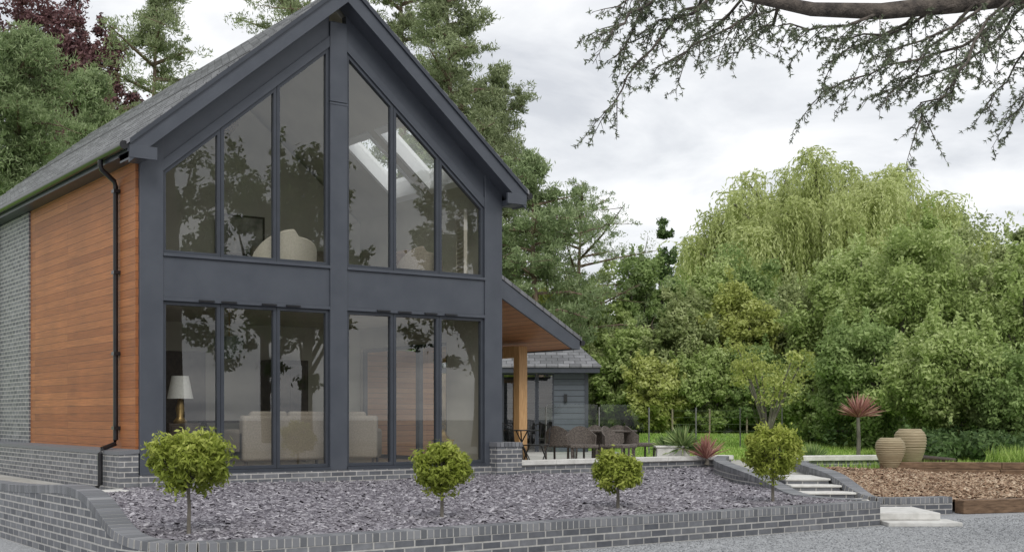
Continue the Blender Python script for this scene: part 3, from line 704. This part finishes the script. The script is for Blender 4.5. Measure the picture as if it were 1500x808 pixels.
for j in range(nv_):
    for i in range(nu): fs.append((j*(nu+1)+i,j*(nu+1)+i+1,(j+1)*(nu+1)+i+1,(j+1)*(nu+1)+i))
m.add(vs,fs); m.obj('bark_bed_ground',MULCH,None,kind='structure',recalc=False)
PP=[];ZZ=[]
for _ in range(20000):
    p=bed_pt(random.random(),random.random()); PP.append(site(p[0],p[1])); ZZ.append(p[2]+random.uniform(.0,.015))
o=chips('bark_chippings',MCH,np.array(PP),np.array(ZZ),.026,.008,5,.35); o['label']='brown bark chippings covering the lower bed'; o['category']='mulch'
P=np.array([site(random.uniform(-1,9),random.uniform(12.2,18)) for _ in range(34000)]); P=P[P[:,1]<-7.5]
GCH=mat_tint('drive_gravel_stone',[(0,(.20,.205,.215)),(.5,(.34,.35,.36)),(1,(.52,.53,.54))],.85)
o=chips('drive_gravel',GCH,P,np.full(len(P),.001),.009,.006,6,.2); o['label']='loose grey gravel on the drive'; o['category']='gravel'
# ================================================================== garden room
e=group('garden_room','dark blue-grey clapboard garden room with slate hipped roof and glazed doors','outbuilding',(*site(.75,33),.42),math.radians(-YAW))
m=M(); m.box(-2.4,-1.02,0,.12,0,2.12); m.box(.36,1.2,0,.12,0,2.12); m.box(1.08,1.2,.12,4,0,2.12); m.box(-2.4,-2.28,.12,4,0,2.12); m.box(-2.4,1.2,3.9,4,0,2.12); m.obj('wall',CLAP,e)
m=M(); m.box(1.17,1.26,-.03,.06,0,2.08); m.obj('corner_trim',FRAMED,e)
m=M(); m.box(-2.7,1.5,-.34,-.30,2.10,2.26); m.box(1.5,1.54,-.34,4.3,2.10,2.26); m.box(-2.6,1.5,-.3,0,2.12,2.15); m.obj('fascia',FRAMED,e)
m=M(); m.add([(-2.8,-.38,2.24),(1.58,-.38,2.24),(1.58,4.4,2.24),(-2.8,4.4,2.24),(-1.8,1.6,3.05),(.95,1.6,3.05),(-2.8,-.38,2.28),(1.58,-.38,2.28),(1.58,4.4,2.28),(-2.8,4.4,2.28)],[(3,2,1,0),(0,1,7,6),(1,2,8,7),(6,7,5,4),(7,8,5),(8,9,4,5),(9,6,4),(2,3,9,8),(3,0,6,9)])
m.obj('roof',SLATE,e)
m=M(); m.box(-2.2,1.0,.3,3.8,0,.02); m.obj('floor',STONE,e)
for x0 in(-1.01,-.55,-.09):
    m=M(); m.ring([(x0,0),(x0+.45,0),(x0+.45,2.1),(x0,2.1)],.045,.0,.08); d_=m.obj('glazed_door',FRAMED,e)
    g=M(); g.add([(x0+.045,.04,.06),(x0+.405,.04,.06),(x0+.405,.04,2.04),(x0+.045,.04,2.04)],[(0,1,2,3)]); g.obj('pane',GLASS,d_,recalc=False)
m=M(); m.box(.62,.70,-.09,-.0,1.35,1.55); m.obj('wall_light',BLACKP,e)
# ================================================================== balustrade
STEEL=mat_noise('steel',(.3,.3,.3),(.4,.4,.4),5,.3,metal=.8)
e=group('glass_balustrade','frameless glass balustrade with slim steel posts behind the terrace','balustrade',(0,0,0))
hx=10.4
while hx<21.5:
    g=M(); g.add([(hx+.03,4.0,.5),(hx+1.45,4.0,.5),(hx+1.45,4.0,1.66),(hx+.03,4.0,1.66)],[(0,1,2,3)]); g.obj('pane',BGLASS,e,recalc=False)
    p=M(); p.tube([(hx,4,.42),(hx,4,1.60)],.018,8); p.obj('post',STEEL,e); hx+=1.5
# ================================================================== outdoor furniture
def rattan(name,label,loc,rz):
    e=group(name,label,'chair',loc,rz,'rattan dining chairs around the terrace table')
    m=M(); m.box(-.27,.27,-.26,.28,.34,.41); m.obj('seat',RATTAN,e,30,bevel=.02)
    m=M()
    vs=[];fs=[];nA=10
    for i in range(nA+1):
        a=math.pi*(.08+.84*i/nA); cx=-math.cos(a)*.29; cy=-.05-math.sin(a)*.24
        h=.56+.20*math.sin(a)**2
        for (k,zz) in((1,.36),(1.06,h),(.97,h),(.9,.36)): vs.append((cx*k,cy*k,zz))
    for i in range(nA):
        for k in range(4): fs.append((i*4+k,(i+1)*4+k,(i+1)*4+(k+1)%4,i*4+(k+1)%4))
    fs+=[(0,1,2,3),(nA*4+3,nA*4+2,nA*4+1,nA*4)]
    m.add(vs,fs); m.obj('backrest',RATTAN,e,60)
    for sx in(-1,1):
        for sy in(-1,1):
            l=M(); l.tube([(sx*.23,sy*.22,0),(sx*.24,sy*.23,.36)],.022,6); l.obj('leg',RATTAN,e)
    return e
first=rattan('rattan_chair','dark woven rattan dining chair on the terrace',(*bear(822,24.8),.45),math.radians(-60))
def copy_thing(src,loc,rz):
    n=src.copy(); COL.objects.link(n); n.location=loc; n.rotation_euler=(0,0,rz)
    for c in list(src.children):
        k=c.copy(); COL.objects.link(k); k.parent=n
    return n
for b_,d,r in((853,23.9,150),(905,24.0,200),(936,25.2,250),(862,26.6,-10),(905,26.8,-40)):
    copy_thing(first,(*bear(b_,d),.45),math.radians(r))
e=group('terrace_table','round rattan dining table on the terrace','table',(*bear(883,25.4),.45))
m=M(); m.lathe([(0,.62),(.68,.62),(.70,.64),(.70,.66),(0,.665)],n=32); m.obj('table_top',RATTAN,e,40)
m=M(); m.lathe([(.28,0),(.22,.05),(.16,.35),(.22,.62)],n=20); m.obj('leg',RATTAN,e,40)
e=group('bistro_table','small round black metal bistro table beside the veranda post','table',(*bear(764,22.8),.45))
m=M(); m.lathe([(0,.68),(.32,.68),(.32,.70),(0,.70)],n=24); m.obj('table_top',BLACKP,e)
for k in range(3):
    a=k*2.094; l=M(); l.tube([(.27*math.cos(a),.27*math.sin(a),0),(-.12*math.cos(a),-.12*math.sin(a),.68)],.012,6); l.obj('leg',BLACKP,e)
def bistro(loc,rz):
    e=group('bistro_chair','black metal folding bistro chair by the veranda post','chair',loc,rz,'black bistro chairs')
    m=M(); m.box(-.2,.2,-.2,.2,.40,.42); m.obj('seat',BLACKP,e,bevel=.008)
    m=M(); m.tube([(-.19,-.2,.42),(-.19,-.27,.76),(0,-.29,.82),(.19,-.27,.76),(.19,-.2,.42)],.012,6)
    for x in(-.1,0,.1): m.tube([(x,-.2,.42),(x,-.28,.79)],.008,5)
    m.obj('backrest',BLACKP,e)
    for sx in(-1,1):
        l=M(); l.tube([(sx*.19,.22,0),(sx*.19,-.18,.41)],.012,6); l.obj('leg',BLACKP,e)
        l=M(); l.tube([(sx*.19,-.22,0),(sx*.19,.18,.41)],.012,6); l.obj('leg',BLACKP,e)
    return e
f2=bistro((*bear(746,22.4),.45),math.radians(-60)); copy_thing(f2,(*bear(784,23.3),.45),math.radians(120))
def pot(label,b_,d,h,r,base):
    e=M()
    prof=[(0,.0),(.50,.0),(.56,.04),(.74,.2),(.90,.4),(.99,.6),(1.0,.72),(.95,.84),(.82,.93),(.68,.985),(.64,1.0),(.56,1.0),(.56,.95),(.80,.80),(.86,.6),(.3,.06)]
    pts=[]
    for i in range(len(prof)-1):
        for k in range(6):
            f=k/6; rr=prof[i][0]*(1-f)+prof[i+1][0]*f; zz=prof[i][1]*(1-f)+prof[i+1][1]*f
            pts.append((r*(rr+(.026*math.sin(zz*85) if rr>.4 and i<10 else 0)),h*zz))
    e.lathe(pts,n=36); o=e.obj('garden_pot',TERRA,None,60,label=label,cat='pot'); x,y=bear(b_,d); o.location=(x,y,base); o['group']='large ribbed clay pots'
pot('smaller round ribbed tan clay pot beside the stone coping',1304,21.9,.52,.255,.50)
pot('taller ribbed tan clay urn next to a smaller pot',1333,22.5,.67,.285,.50)
def spiky(name,label,b_,d,base,stem,n,ln,wd,mat,seed,cat='plant',lo=-.2,hi=1.45):
    e=group(name,label,cat,(*bear(b_,d),base))
    rng=np.random.default_rng(seed)
    if stem>0.05:
        m=M(); m.tube([(0,0,0),(.02,0,stem*.5),(0,0,stem)],[.05,.04,.035],8); m.obj('trunk',GBARK,e,60)
    az=rng.uniform(0,6.283,n); el=rng.uniform(lo,hi,n)
    D=np.stack([np.cos(az)*np.cos(el),np.sin(az)*np.cos(el),np.sin(el)],1)
    L=ln*rng.uniform(.75,1.1,n)
    c1=np.array([0,0,stem])+D*L[:,None]*.33
    leaf_obj('foliage',mat,np.concatenate([c1,np.array([0,0,stem])+D*L[:,None]*.62+np.array([0,0,-.02*ln])]),None,np.concatenate([L*.34,L*.36]),np.full(2*n,wd),np.tile(rng.random(n),2),e,along=np.concatenate([D,D+np.array([0,0,-.12])]),seed=seed)
    return e
spiky('cordyline_plant','tall pinkish red cordyline with spiky leaves on bare stem',1257,25.5,.42,.95,90,.56,.016,L_RED,1,lo=.15,hi=1.5)
spiky('cordyline_plant','low reddish brown spiky phormium on the terrace',1035,24.3,.45,.12,90,.54,.014,L_RED,2,lo=.35,hi=1.5)
spiky('yucca_plant','green spiky yucca in a grey planter',1000,24.6,.72,.06,190,.5,.018,L_SPIKE,3,lo=-.3)
spiky('yucca_plant','small green spiky plant in a grey planter',975,24.9,.72,.0,130,.36,.015,L_SPIKE,5,lo=0)
m=M(); m.box(-.32,.32,-.16,.16,0,.36); m.box(-.35,.35,-.19,.19,.33,.365); o=m.obj('planter',STONE,None,bevel=.01,label='pale grey rectangular planter holding spiky plants',cat='planter'); o.location=(*bear(985,24.7),.45); o.rotation_euler=(0,0,math.radians(-YAW))
spiky('grass_clump','clump of arching grass behind the stone coping',1190,24.2,.44,.0,260,.5,.012,L_SPIKE,6,lo=.2)
spiky('grass_clump','clump of low arching grass near the cordyline',1275,25.0,.44,.0,200,.35,.012,L_GRASS,8,lo=.2)
def bay(b_,d,cz,rx,rz_,seed,label):
    base=.28; x,y=bear(b_,d); e=group('bay_tree',label,'tree',(x,y,base),0,'standard bay trees in the slate bed')
    rng=np.random.default_rng(seed); c=cz-base; K=80
    d1=unit(rng,K); cc=np.array([0,0,c])+d1*np.array([rx,rx,rz_])*(.55+.38*rng.random(K))[:,None]
    cr=np.full(K,rx*.24)*rng.uniform(.5,1.5,K)
    P,N,t=clump_leaves(rng,cc,cr,85,.95,.9)
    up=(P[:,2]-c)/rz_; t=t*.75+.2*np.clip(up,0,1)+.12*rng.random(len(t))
    leaf_obj('crown',L_BAY,P,N,.032,.012,t,e,seed=seed)
    m=M(); m.tube([(0,0,-.03),(.012,.01,c*.4),(-.01,0,c*.8),(0,0,c+.1)],[.022,.018,.016,.012],8)
    for i in range(22):
        q=cc[i]; m.tube([(0,0,c*.75),tuple((np.array([0,0,c*.8])+q)/2),tuple(q)],[.01,.007,.003],5)
    m.obj('trunk',GBARK,e,60)
bay(276,11.75,.98,.39,.32,11,'round clipped bay tree on thin trunk in slate chippings')
bay(647,13.6,.835,.30,.265,12,'small round clipped bay tree in slate chippings')
bay(905,14.9,.745,.29,.255,13,'small round clipped bay tree in slate chippings')
bay(1132,15.9,.945,.375,.35,14,'round clipped bay tree near the garden steps')
# ================================================================== woodland
G='mixed garden trees bordering the lawn'
T=[(800,44,400,640,70,L_YEL,.068),(868,42,400,640,62,L_LIGHT,.07),(925,39,470,640,52,L_LIGHT,.065),(945,43,355,640,62,L_MID,.07),
 (1000,39,425,635,60,L_OLIVE,.065),(1040,44,385,640,70,L_LIGHT,.07),(1085,39,410,635,60,L_YEL,.065),(1110,45,375,640,80,L_MID,.07),
 (1180,40,400,640,80,L_OLIVE,.066),(1240,38,345,650,90,L_LIGHT,.07),(1330,35,318,655,110,L_LIGHT,.064),(1430,37,330,655,105,L_OLIVE,.068),
 (1500,33,360,660,90,L_LIGHT,.062),(1390,29,470,655,95,L_LIGHT,.056),(1270,31,470,655,80,L_MID,.058),(1490,28,510,655,75,L_MID,.056),
 (965,38,520,636,50,L_YEL,.062),(1035,38,505,636,60,L_LIGHT,.062),(1100,38,500,636,55,L_MID,.062),(890,40,500,640,40,L_OLIVE,.06),
 (1190,33,520,650,55,L_LIGHT,.056),(1560,38,300,660,120,L_LIGHT,.07)]
LN={'yellow_green_leaf':'bright yellow green leafy','light_green_leaf':'fresh light green leafy','mid_green_leaf':'dense mid green leafy','olive_green_leaf':'soft olive green leafy'}
for i,(b_,d,te,be,hw,mt,ls) in enumerate(T):
    rw=hw*d/1835; small=te>460
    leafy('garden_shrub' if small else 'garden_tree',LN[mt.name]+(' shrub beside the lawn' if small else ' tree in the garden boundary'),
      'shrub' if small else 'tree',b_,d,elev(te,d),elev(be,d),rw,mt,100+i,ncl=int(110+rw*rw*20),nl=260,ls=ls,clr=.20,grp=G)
leafy('cypress_tree','narrow dark cypress tip above the hedge trees','tree',976,46,elev(325,46),elev(600,46),.42,L_DARK,77,ncl=50,nl=170,ls=.07,clr=.5)
def multistem():
    d=30; x,y=bear(1124,d); e=group('maple_tree','small multi-stemmed tree with sparse light green crown','tree',(x,y,.42))
    rng=np.random.default_rng(5); m=M(); tips=[]
    for i in range(12):
        a=i*2.4; r=rng.uniform(.3,1.0); h=elev(rng.uniform(508,572),d)-.42
        p0=np.array([.05*math.cos(a),.05*math.sin(a),0.6]); p1=np.array([r*.45*math.cos(a),r*.45*math.sin(a),h*.62]); p2=np.array([r*math.cos(a),r*math.sin(a),h])
        m.tube([p0,p1,p2],[.04,.026,.010],6); tips+= [p2,(p1+p2*2)/3+rng.normal(size=3)*.12]
    m.tube([(0,0,-.05),(.03,0,.3),(0,0,.7)],[.10,.085,.07],9); m.obj('trunk',GBARK,e,60)
    cc=np.array(tips); P,N,t=clump_leaves(rng,cc,rng.uniform(.18,.38,len(cc)),130,.7)
    leaf_obj('crown',L_YEL,P,N,.05,.022,t,e,seed=5)
multistem()
def willow():
    d=52; x,y=bear(1222,d); e=group('willow_tree','large weeping willow with yellow green hanging foliage','tree',(x,y,.42))
    rng=np.random.default_rng(21); H=elev(215,d)-.42; R=6.6
    m=M(); m.tube([(0,0,-.1),(.1,0,2),(0,.1,5)],[.5,.4,.3],10)
    C=[];A=[];Tt=[]; NL=66
    for li in range(NL):
        rad=R*.92*math.sqrt((li+.5)/NL); a0=li*2.399+rng.normal()*.3; lx,ly=rad*math.cos(a0),rad*math.sin(a0); lr=rng.uniform(.5,1.5)
        rr=rad/R; top=H*(1-.34*rr**2.2)*rng.uniform(.84,1.0)
        m.tube([(0,0,4),(lx*.5,ly*.5,top*.75),(lx,ly,top-.5)],[.2,.12,.04],6)
        lt=rng.uniform(.0,1.0)
        for s in range(int(84*lr)):
            a=rng.uniform(0,6.283); ln=rng.uniform(1.0,5.0)
            reach=lr*rng.uniform(.2,1.1); k=int(ln/.11)
            s0=np.array([lx+rng.normal()*.3,ly+rng.normal()*.3,top-rng.random()*1.0])
            u=np.arange(k)*.11
            hor=reach*(1-np.exp(-u/.7))+.03*u*rng.normal(); drop=np.maximum(u-.6*(1-np.exp(-u/.6)),0)*1.0-.15*np.exp(-((u-.5)/.4)**2)
            px=s0[0]+math.cos(a)*hor+rng.normal(size=k)*.045; py=s0[1]+math.sin(a)*hor+rng.normal(size=k)*.045; pz=s0[2]-drop
            vh=reach/.7*np.exp(-u/.7)
            Ad=np.stack([math.cos(a)*vh+rng.normal(size=k)*.4,math.sin(a)*vh+rng.normal(size=k)*.4,-1+1.0*np.exp(-u/.6)+rng.normal(size=k)*.2],1)
            C.append(np.stack([px,py,pz],1)); A.append(Ad); Tt.append(lt*.4+rng.random()*.3+rng.random(k)*.3)
    C=np.concatenate(C);A=np.concatenate(A);Tt=np.concatenate(Tt)
    leaf_obj('crown',L_WIL,C,None,.105,.031,Tt,e,along=A,seed=2)
    m.obj('trunk',GBARK,e,60)
willow()
pine('spruce_tree','broad bushy green conifer beside the house',15,36,elev(62,36),elev(330,36),2.1,L_PINE2,31,nbr=50,pads=5,nl=52,padr=.36,nls=.08,grp=None,cat='conifer')
pine('spruce_tree','bushy green conifer beside the house',-70,33,elev(10,33),elev(330,33),2.0,L_PINE2,32,nbr=44,pads=5,nl=50,padr=.36,nls=.08,grp=None,cat='conifer')
pine('pine_tree','tall scots pine with sparse open crown',232,44,elev(-5,44),elev(230,44),2.4,L_PINE,33,nbr=22,pads=4,nl=56,padr=.36)
pine('pine_tree','tall pine showing between conifer and house roof',150,40,elev(112,40),elev(330,40),1.6,L_PINE2,34,nbr=28,pads=4,nl=56,padr=.34)
pine('pine_tree','tall pine rising behind the slate roof',425,46,elev(-60,46),elev(200,46),2.6,L_PINE,35,nbr=26,pads=4,nl=50,padr=.36)
pine('pine_tree','tall pine rising behind the gable',590,44,elev(-90,44),elev(420,44),3.0,L_PINE,36,nbr=42,pads=4,nl=54,padr=.36)
pine('pine_tree','broad tall pine towering behind the house',655,39,elev(-10,39),elev(450,39),2.6,L_PINE,37,nbr=46,pads=5,nl=54,padr=.33)
pine('pine_tree','pine with layered foliage behind the house',722,42,elev(105,42),elev(480,42),2.3,L_PINE,38,nbr=38,pads=5,nl=54,padr=.32)
pine('pine_tree','pine with layered foliage above the veranda',785,38,elev(235,38),elev(520,38),2.2,L_PINE2,39,nbr=34,pads=5,nl=48,padr=.28)
pine('larch_tree','airy larch with drooping side branches',850,41,elev(290,41),elev(520,41),3.4,L_PINE2,40,nbr=34,pads=6,nl=30,padr=.22,nls=.06,droop=.0,prof='round',grp=None,cat='larch tree',sub=4)
for i,(b_,d,te,hw) in enumerate(((50,52,-40,75),(135,50,15,62),(95,54,-20,70))):
    leafy('copper_beech','dark maroon leaved copper beech behind conifers','tree',b_,d,elev(te,d),elev(300,d),hw*d/1835,L_COP,60+i,ncl=110,nl=170,ls=.09,clr=.20,grp='copper beeches')
rng=np.random.default_rng(50); K=1000
b_=rng.uniform(-250,1850,K); d=rng.uniform(62,78,K); hz=rng.uniform(0,1,K)
XY=np.array([bear(q,w) for q,w in zip(b_,d)]); cc=np.concatenate([XY,(.5+hz*(7.2+1.5*np.sin(b_*.02)+1*np.sin(b_*.053)))[:,None]],1)
P,N,t=clump_leaves(rng,cc,rng.uniform(.9,1.9,K),130,.75)
leaf_obj('distant_woodland',L_MID,P,N,.22,.12,t*.8,None,seed=4,kind='stuff',label='distant mass of green woodland trees',cat='woodland')
rng=np.random.default_rng(51)
b1=rng.uniform(900,1240,120); d1=rng.uniform(40,47,120); b2=rng.uniform(1200,1700,170); d2=rng.uniform(31,44,170); b3=rng.uniform(1335,1520,60); d3=rng.uniform(25.5,29,60)  # last set: dark foliage clumps added in place of shade under the bushes
b_=np.concatenate([b1,b2,b3]); d=np.concatenate([d1,d2,d3])
XY=np.array([bear(q,w) for q,w in zip(b_,d)]); cc=np.concatenate([XY,np.concatenate([rng.uniform(.5,1.5,290),rng.uniform(.5,.9,60)])[:,None]],1)
P,N,t=clump_leaves(rng,cc,np.concatenate([rng.uniform(.4,.8,290),rng.uniform(.25,.4,60)]),180,.75)
leaf_obj('undergrowth',L_DARK,P,N,.07,.035,t,None,seed=5,kind='stuff',label='dark green undergrowth beneath the garden trees, its front clumps standing in for shade',cat='undergrowth')
def grass(name,label,pts,h,seed,mat=L_GRASS,zf=None):
    rng=np.random.default_rng(seed); N=len(pts); A=rng.normal(size=(N,3))*.35; A[:,2]=1
    L=h*rng.uniform(.4,1.1,N); zb=np.array([zf(*p) for p in pts]) if zf else np.full(N,.42)
    XYp=np.array([site(*p) for p in pts]); C=np.concatenate([XYp,(zb+L*.8)[:,None]],1)
    leaf_obj(name,mat,C,None,L,np.full(N,.008),rng.random(N),None,along=A,seed=seed,kind='stuff',label=label,cat='grass')
rng=np.random.default_rng(70)
grass('long_grass','pale fresh long grass clump above the timber sleepers',list(zip(rng.uniform(8.9,13,7000),rng.uniform(21.8,23.6,7000))),.26,71)
grass('lawn_grass','short bright green lawn grass behind the terrace',list(zip(rng.uniform(2.8,10,26000),rng.uniform(26.5,37,26000))),.05,72,zf=bankz)
grass('ground_cover','low green ground cover around the pots',list(zip(rng.uniform(5.5,8.9,2500),rng.uniform(22.2,24.5,2500))),.10,73)
e=group('wire_fence','light wire fence on thin weathered timber posts behind the lawn','fence',(*bear(985,37),.75),math.radians(-YAW))
for i in range(6):
    m=M(); m.tube([(i*1.1,0,-.1),(i*1.1,0,.85)],.028,6); m.obj('post',PALEW,e)
m=M()
for z in(.2,.4,.6,.8): m.tube([(0,-.03,z),(5.5,-.03,z)],.006,4)
m.obj('wire',STEEL,e)
for i,(a,w,z,l) in enumerate(((7.75,23.6,.50,1.3),(7.9,23.5,.49,1.2),(7.82,23.55,.62,1.2))):
    m=M(); m.tube([(-l/2,0,0),(l/2,.1,-.04)],[.07,.055],8); o=m.obj('log',DWOOD,None,50,label='dark weathered log lying by the pots',cat='log'); o.location=(*site(a,w),z); o.rotation_euler=(0,.05,math.radians(-YAW+5*i)); o['group']='logs lying by the pots'
# ================================================================== cedar with overhanging limb
bx,by=site(7.6,9.6)
e=group('cedar_tree','old cedar with long drooping limb overhanging the drive','tree',(bx,by,0))
def loc3(px,py,d):
    x,y=bear(px,d); return np.array([x-bx,y-by,elev(py,d)])
m=M(); m.tube([(0,0,-.1),(.05,0,.8),(0,.05,3),(.05,0,6),(0,0,9)],[.62,.48,.42,.36,.2],14)
limb=[(0,0,4.3),tuple(loc3(1900,-150,9.6)),tuple(loc3(1680,-55,9.4)),tuple(loc3(1500,-8,9.2)),tuple(loc3(1400,6,9.1)),tuple(loc3(1290,17,9.0)),tuple(loc3(1190,14,8.9)),tuple(loc3(1110,-2,8.8)),tuple(loc3(1040,-20,8.7)),tuple(loc3(960,-50,8.6))]
m.tube(limb,[.2,.15,.11,.080,.070,.060,.050,.038,.026,.014],10)
subs=[[(1060,-12),(1015,20),(970,52),(935,90),(912,130),(885,165)],[(1105,0),(1065,25),(1020,58),(990,84),(960,100)],[(985,-34),(945,10),(915,35),(888,45)],
 [(1110,0),(1085,30),(1050,50),(1010,70)],[(965,-44),(945,4),(925,50),(900,85)],[(1140,8),(1120,38),(1090,62),(1070,78)],[(1040,-20),(1000,15),(965,30),(930,60)],
 [(1500,-6),(1440,50),(1380,76),(1300,95),(1240,118),(1208,132)],[(1480,0),(1425,66),(1400,110),(1375,145),(1350,175)],[(1400,8),(1330,40),(1265,50),(1205,62)],
 [(1540,-5),(1505,70),(1475,120),(1445,155)],[(1290,18),(1240,38),(1185,44),(1140,38)],[(1600,-10),(1545,90),(1505,140),(1478,172)],[(1450,2),(1400,38),(1350,60),(1290,78)],
 [(1520,-8),(1470,50),(1410,92),(1340,115),(1290,135)],[(1350,12),(1300,48),(1250,68),(1220,88)],[(1000,-28),(970,-10),(930,-8),(900,10)],[(1430,4),(1390,50),(1350,90),(1320,120)]]
rng=np.random.default_rng(90); C=[];A=[];TT=[]
def twigs(a,b_,step,tmin,tmax):
    L=np.linalg.norm(b_-a); n=max(1,int(L/step)); dv=(b_-a)/(L+1e-9)
    for k in range(n):
        s=a+(b_-a)*(k+rng.random())/n
        side=np.cross(dv,[0,0,1]); side/=np.linalg.norm(side)+1e-6
        w=dv*rng.uniform(.3,.9)+side*rng.uniform(-1,1)+np.array([0,0,rng.uniform(-.8,.2)]); w/=np.linalg.norm(w)
        tl=rng.uniform(tmin,tmax); q=s+w*tl+np.array([0,0,-.3*tl*tl])
        m.tube([s,s+w*tl*.5,q],[.0028,.0022,.0012],3,False)
        nt_=max(2,int(tl/.022))
        for j in range(nt_):
            if rng.random()<.2: continue
            p=s+(q-s)*(j+1)/nt_+rng.normal(size=3)*.006
            kk=8; D=unit(rng,kk)+w*.4; C.append(p+D*.011); A.append(D); TT.append(np.full(kk,rng.random()*.7)+rng.random(kk)*.3)
for si,sb in enumerate(subs):
    dd=rng.uniform(-.9,1.1); pts=[loc3(p[0],p[1],9.0+dd*min(1,k/2)) for k,p in enumerate(sb)]
    pp=[pts[0]]
    for a,b_ in zip(pts,pts[1:]): pp+=[(a+b_)/2+rng.normal(size=3)*.025,b_]
    m.tube(pp,[.011*(1-.8*k/(len(pp)-1))+.002 for k in range(len(pp))],6)
    for k,(a,b_) in enumerate(zip(pp,pp[1:])):
        twigs(a,b_,.052,.06,.17)
        for _ in range(2):
            if rng.random()<.32: continue
            s=a+(b_-a)*rng.random(); dv=(b_-a)/np.linalg.norm(b_-a); side=np.cross(dv,[0,0,1]); side/=np.linalg.norm(side)+1e-6
            w=dv*rng.uniform(.2,.8)+side*rng.choice([-1,1])*rng.uniform(.4,1)+np.array([0,0,rng.uniform(-.6,.1)]); w/=np.linalg.norm(w)
            tl=rng.uniform(.15,.38); q1=s+w*tl*.5; q=s+w*tl+np.array([0,0,-.3*tl*tl])
            m.tube([s,q1,q],[.005,.0035,.002],4,False); twigs(s,q1,.045,.05,.12); twigs(q1,q,.04,.05,.11)
C=np.concatenate(C);A=np.concatenate(A);TT=np.concatenate(TT)
leaf_obj('foliage',L_CED,C,None,.018,.0042,TT,e,along=A,seed=8)
m.obj('trunk',CBARK,e,60,recalc=False)
for i,(x,y,h,r,zb) in enumerate(((7.2,-27,11,2.3,2.8),(11.5,-31,13,2.6,3.0),(16.5,-28,12,2.4,2.6),(26,-30,15,3.4,3.0),(21,-42,16,3.6,3.0))):
    leafy('garden_tree','tall tree across the gravel drive reflected in the glazing','tree',0,0,h,zb,r,L_DARK,300+i,ncl=90,nl=130,ls=.15,base=0,pos=(x,y),clr=.2)
# ================================================================== world, sun, camera
w=bpy.data.worlds.new('World'); sc.world=w; w.use_nodes=True; nt=w.node_tree
bg=nt.nodes['Background']; out=nt.nodes['World Output']
sky=nt.nodes.new('ShaderNodeTexSky'); sky.sky_type='NISHITA'; sky.sun_disc=False; sky.sun_elevation=math.radians(42); sky.sun_rotation=math.radians(204)
nt.links.new(sky.outputs[0],bg.inputs['Color']); bg.inputs['Strength'].default_value=.1
tc=nt.nodes.new('ShaderNodeTexCoord'); sp=nt.nodes.new('ShaderNodeSeparateXYZ'); nt.links.new(tc.outputs['Generated'],sp.inputs[0])
mxz=nt.nodes.new('ShaderNodeMath'); mxz.operation='MAXIMUM'; mxz.inputs[1].default_value=0; nt.links.new(sp.outputs['Z'],mxz.inputs[0])
ad=nt.nodes.new('ShaderNodeMath'); ad.operation='ADD'; ad.inputs[1].default_value=.18; nt.links.new(mxz.outputs[0],ad.inputs[0])
cb=nt.nodes.new('ShaderNodeCombineXYZ')
for k,ax in enumerate('XY'):
    dv_=nt.nodes.new('ShaderNodeMath'); dv_.operation='DIVIDE'; nt.links.new(sp.outputs[ax],dv_.inputs[0]); nt.links.new(ad.outputs[0],dv_.inputs[1]); nt.links.new(dv_.outputs[0],cb.inputs[k])
nz=noise(nt,1.9,8,cb.outputs[0],.55); nz.inputs['Distortion'].default_value=.4
r=ramp(nt,[(.32,(.62,.64,.68)),(.47,(.81,.825,.85)),(.62,(1.0,1.0,1.0))]); nt.links.new(nz.outputs['Fac'],r.inputs['Fac'])
bg2=nt.nodes.new('ShaderNodeBackground'); bg2.inputs['Strength'].default_value=1.15; nt.links.new(r.outputs[0],bg2.inputs['Color'])
mx=nt.nodes.new('ShaderNodeMixShader'); mx.inputs['Fac'].default_value=.93
nt.links.new(bg.outputs[0],mx.inputs[1]); nt.links.new(bg2.outputs[0],mx.inputs[2]); nt.links.new(mx.outputs[0],out.inputs['Surface'])
sl=bpy.data.lights.new('Sun','SUN'); sl.energy=1.5; sl.angle=math.radians(20); sl.color=(1,.97,.92)
so=bpy.data.objects.new('Sun',sl); COL.objects.link(so)
so.rotation_euler=Vector((.5,1.1,-1.1)).to_track_quat('-Z','Y').to_euler()
cam=bpy.data.cameras.new('Camera'); co=bpy.data.objects.new('Camera',cam); COL.objects.link(co)
co.location=(CX,CY,CZ); co.rotation_euler=(math.radians(90),0,math.radians(-YAW))
cam.sensor_width=36; cam.lens=36*1835/1500; cam.shift_y=204/1500; cam.clip_end=1000; cam.clip_start=.1
sc.camera=co
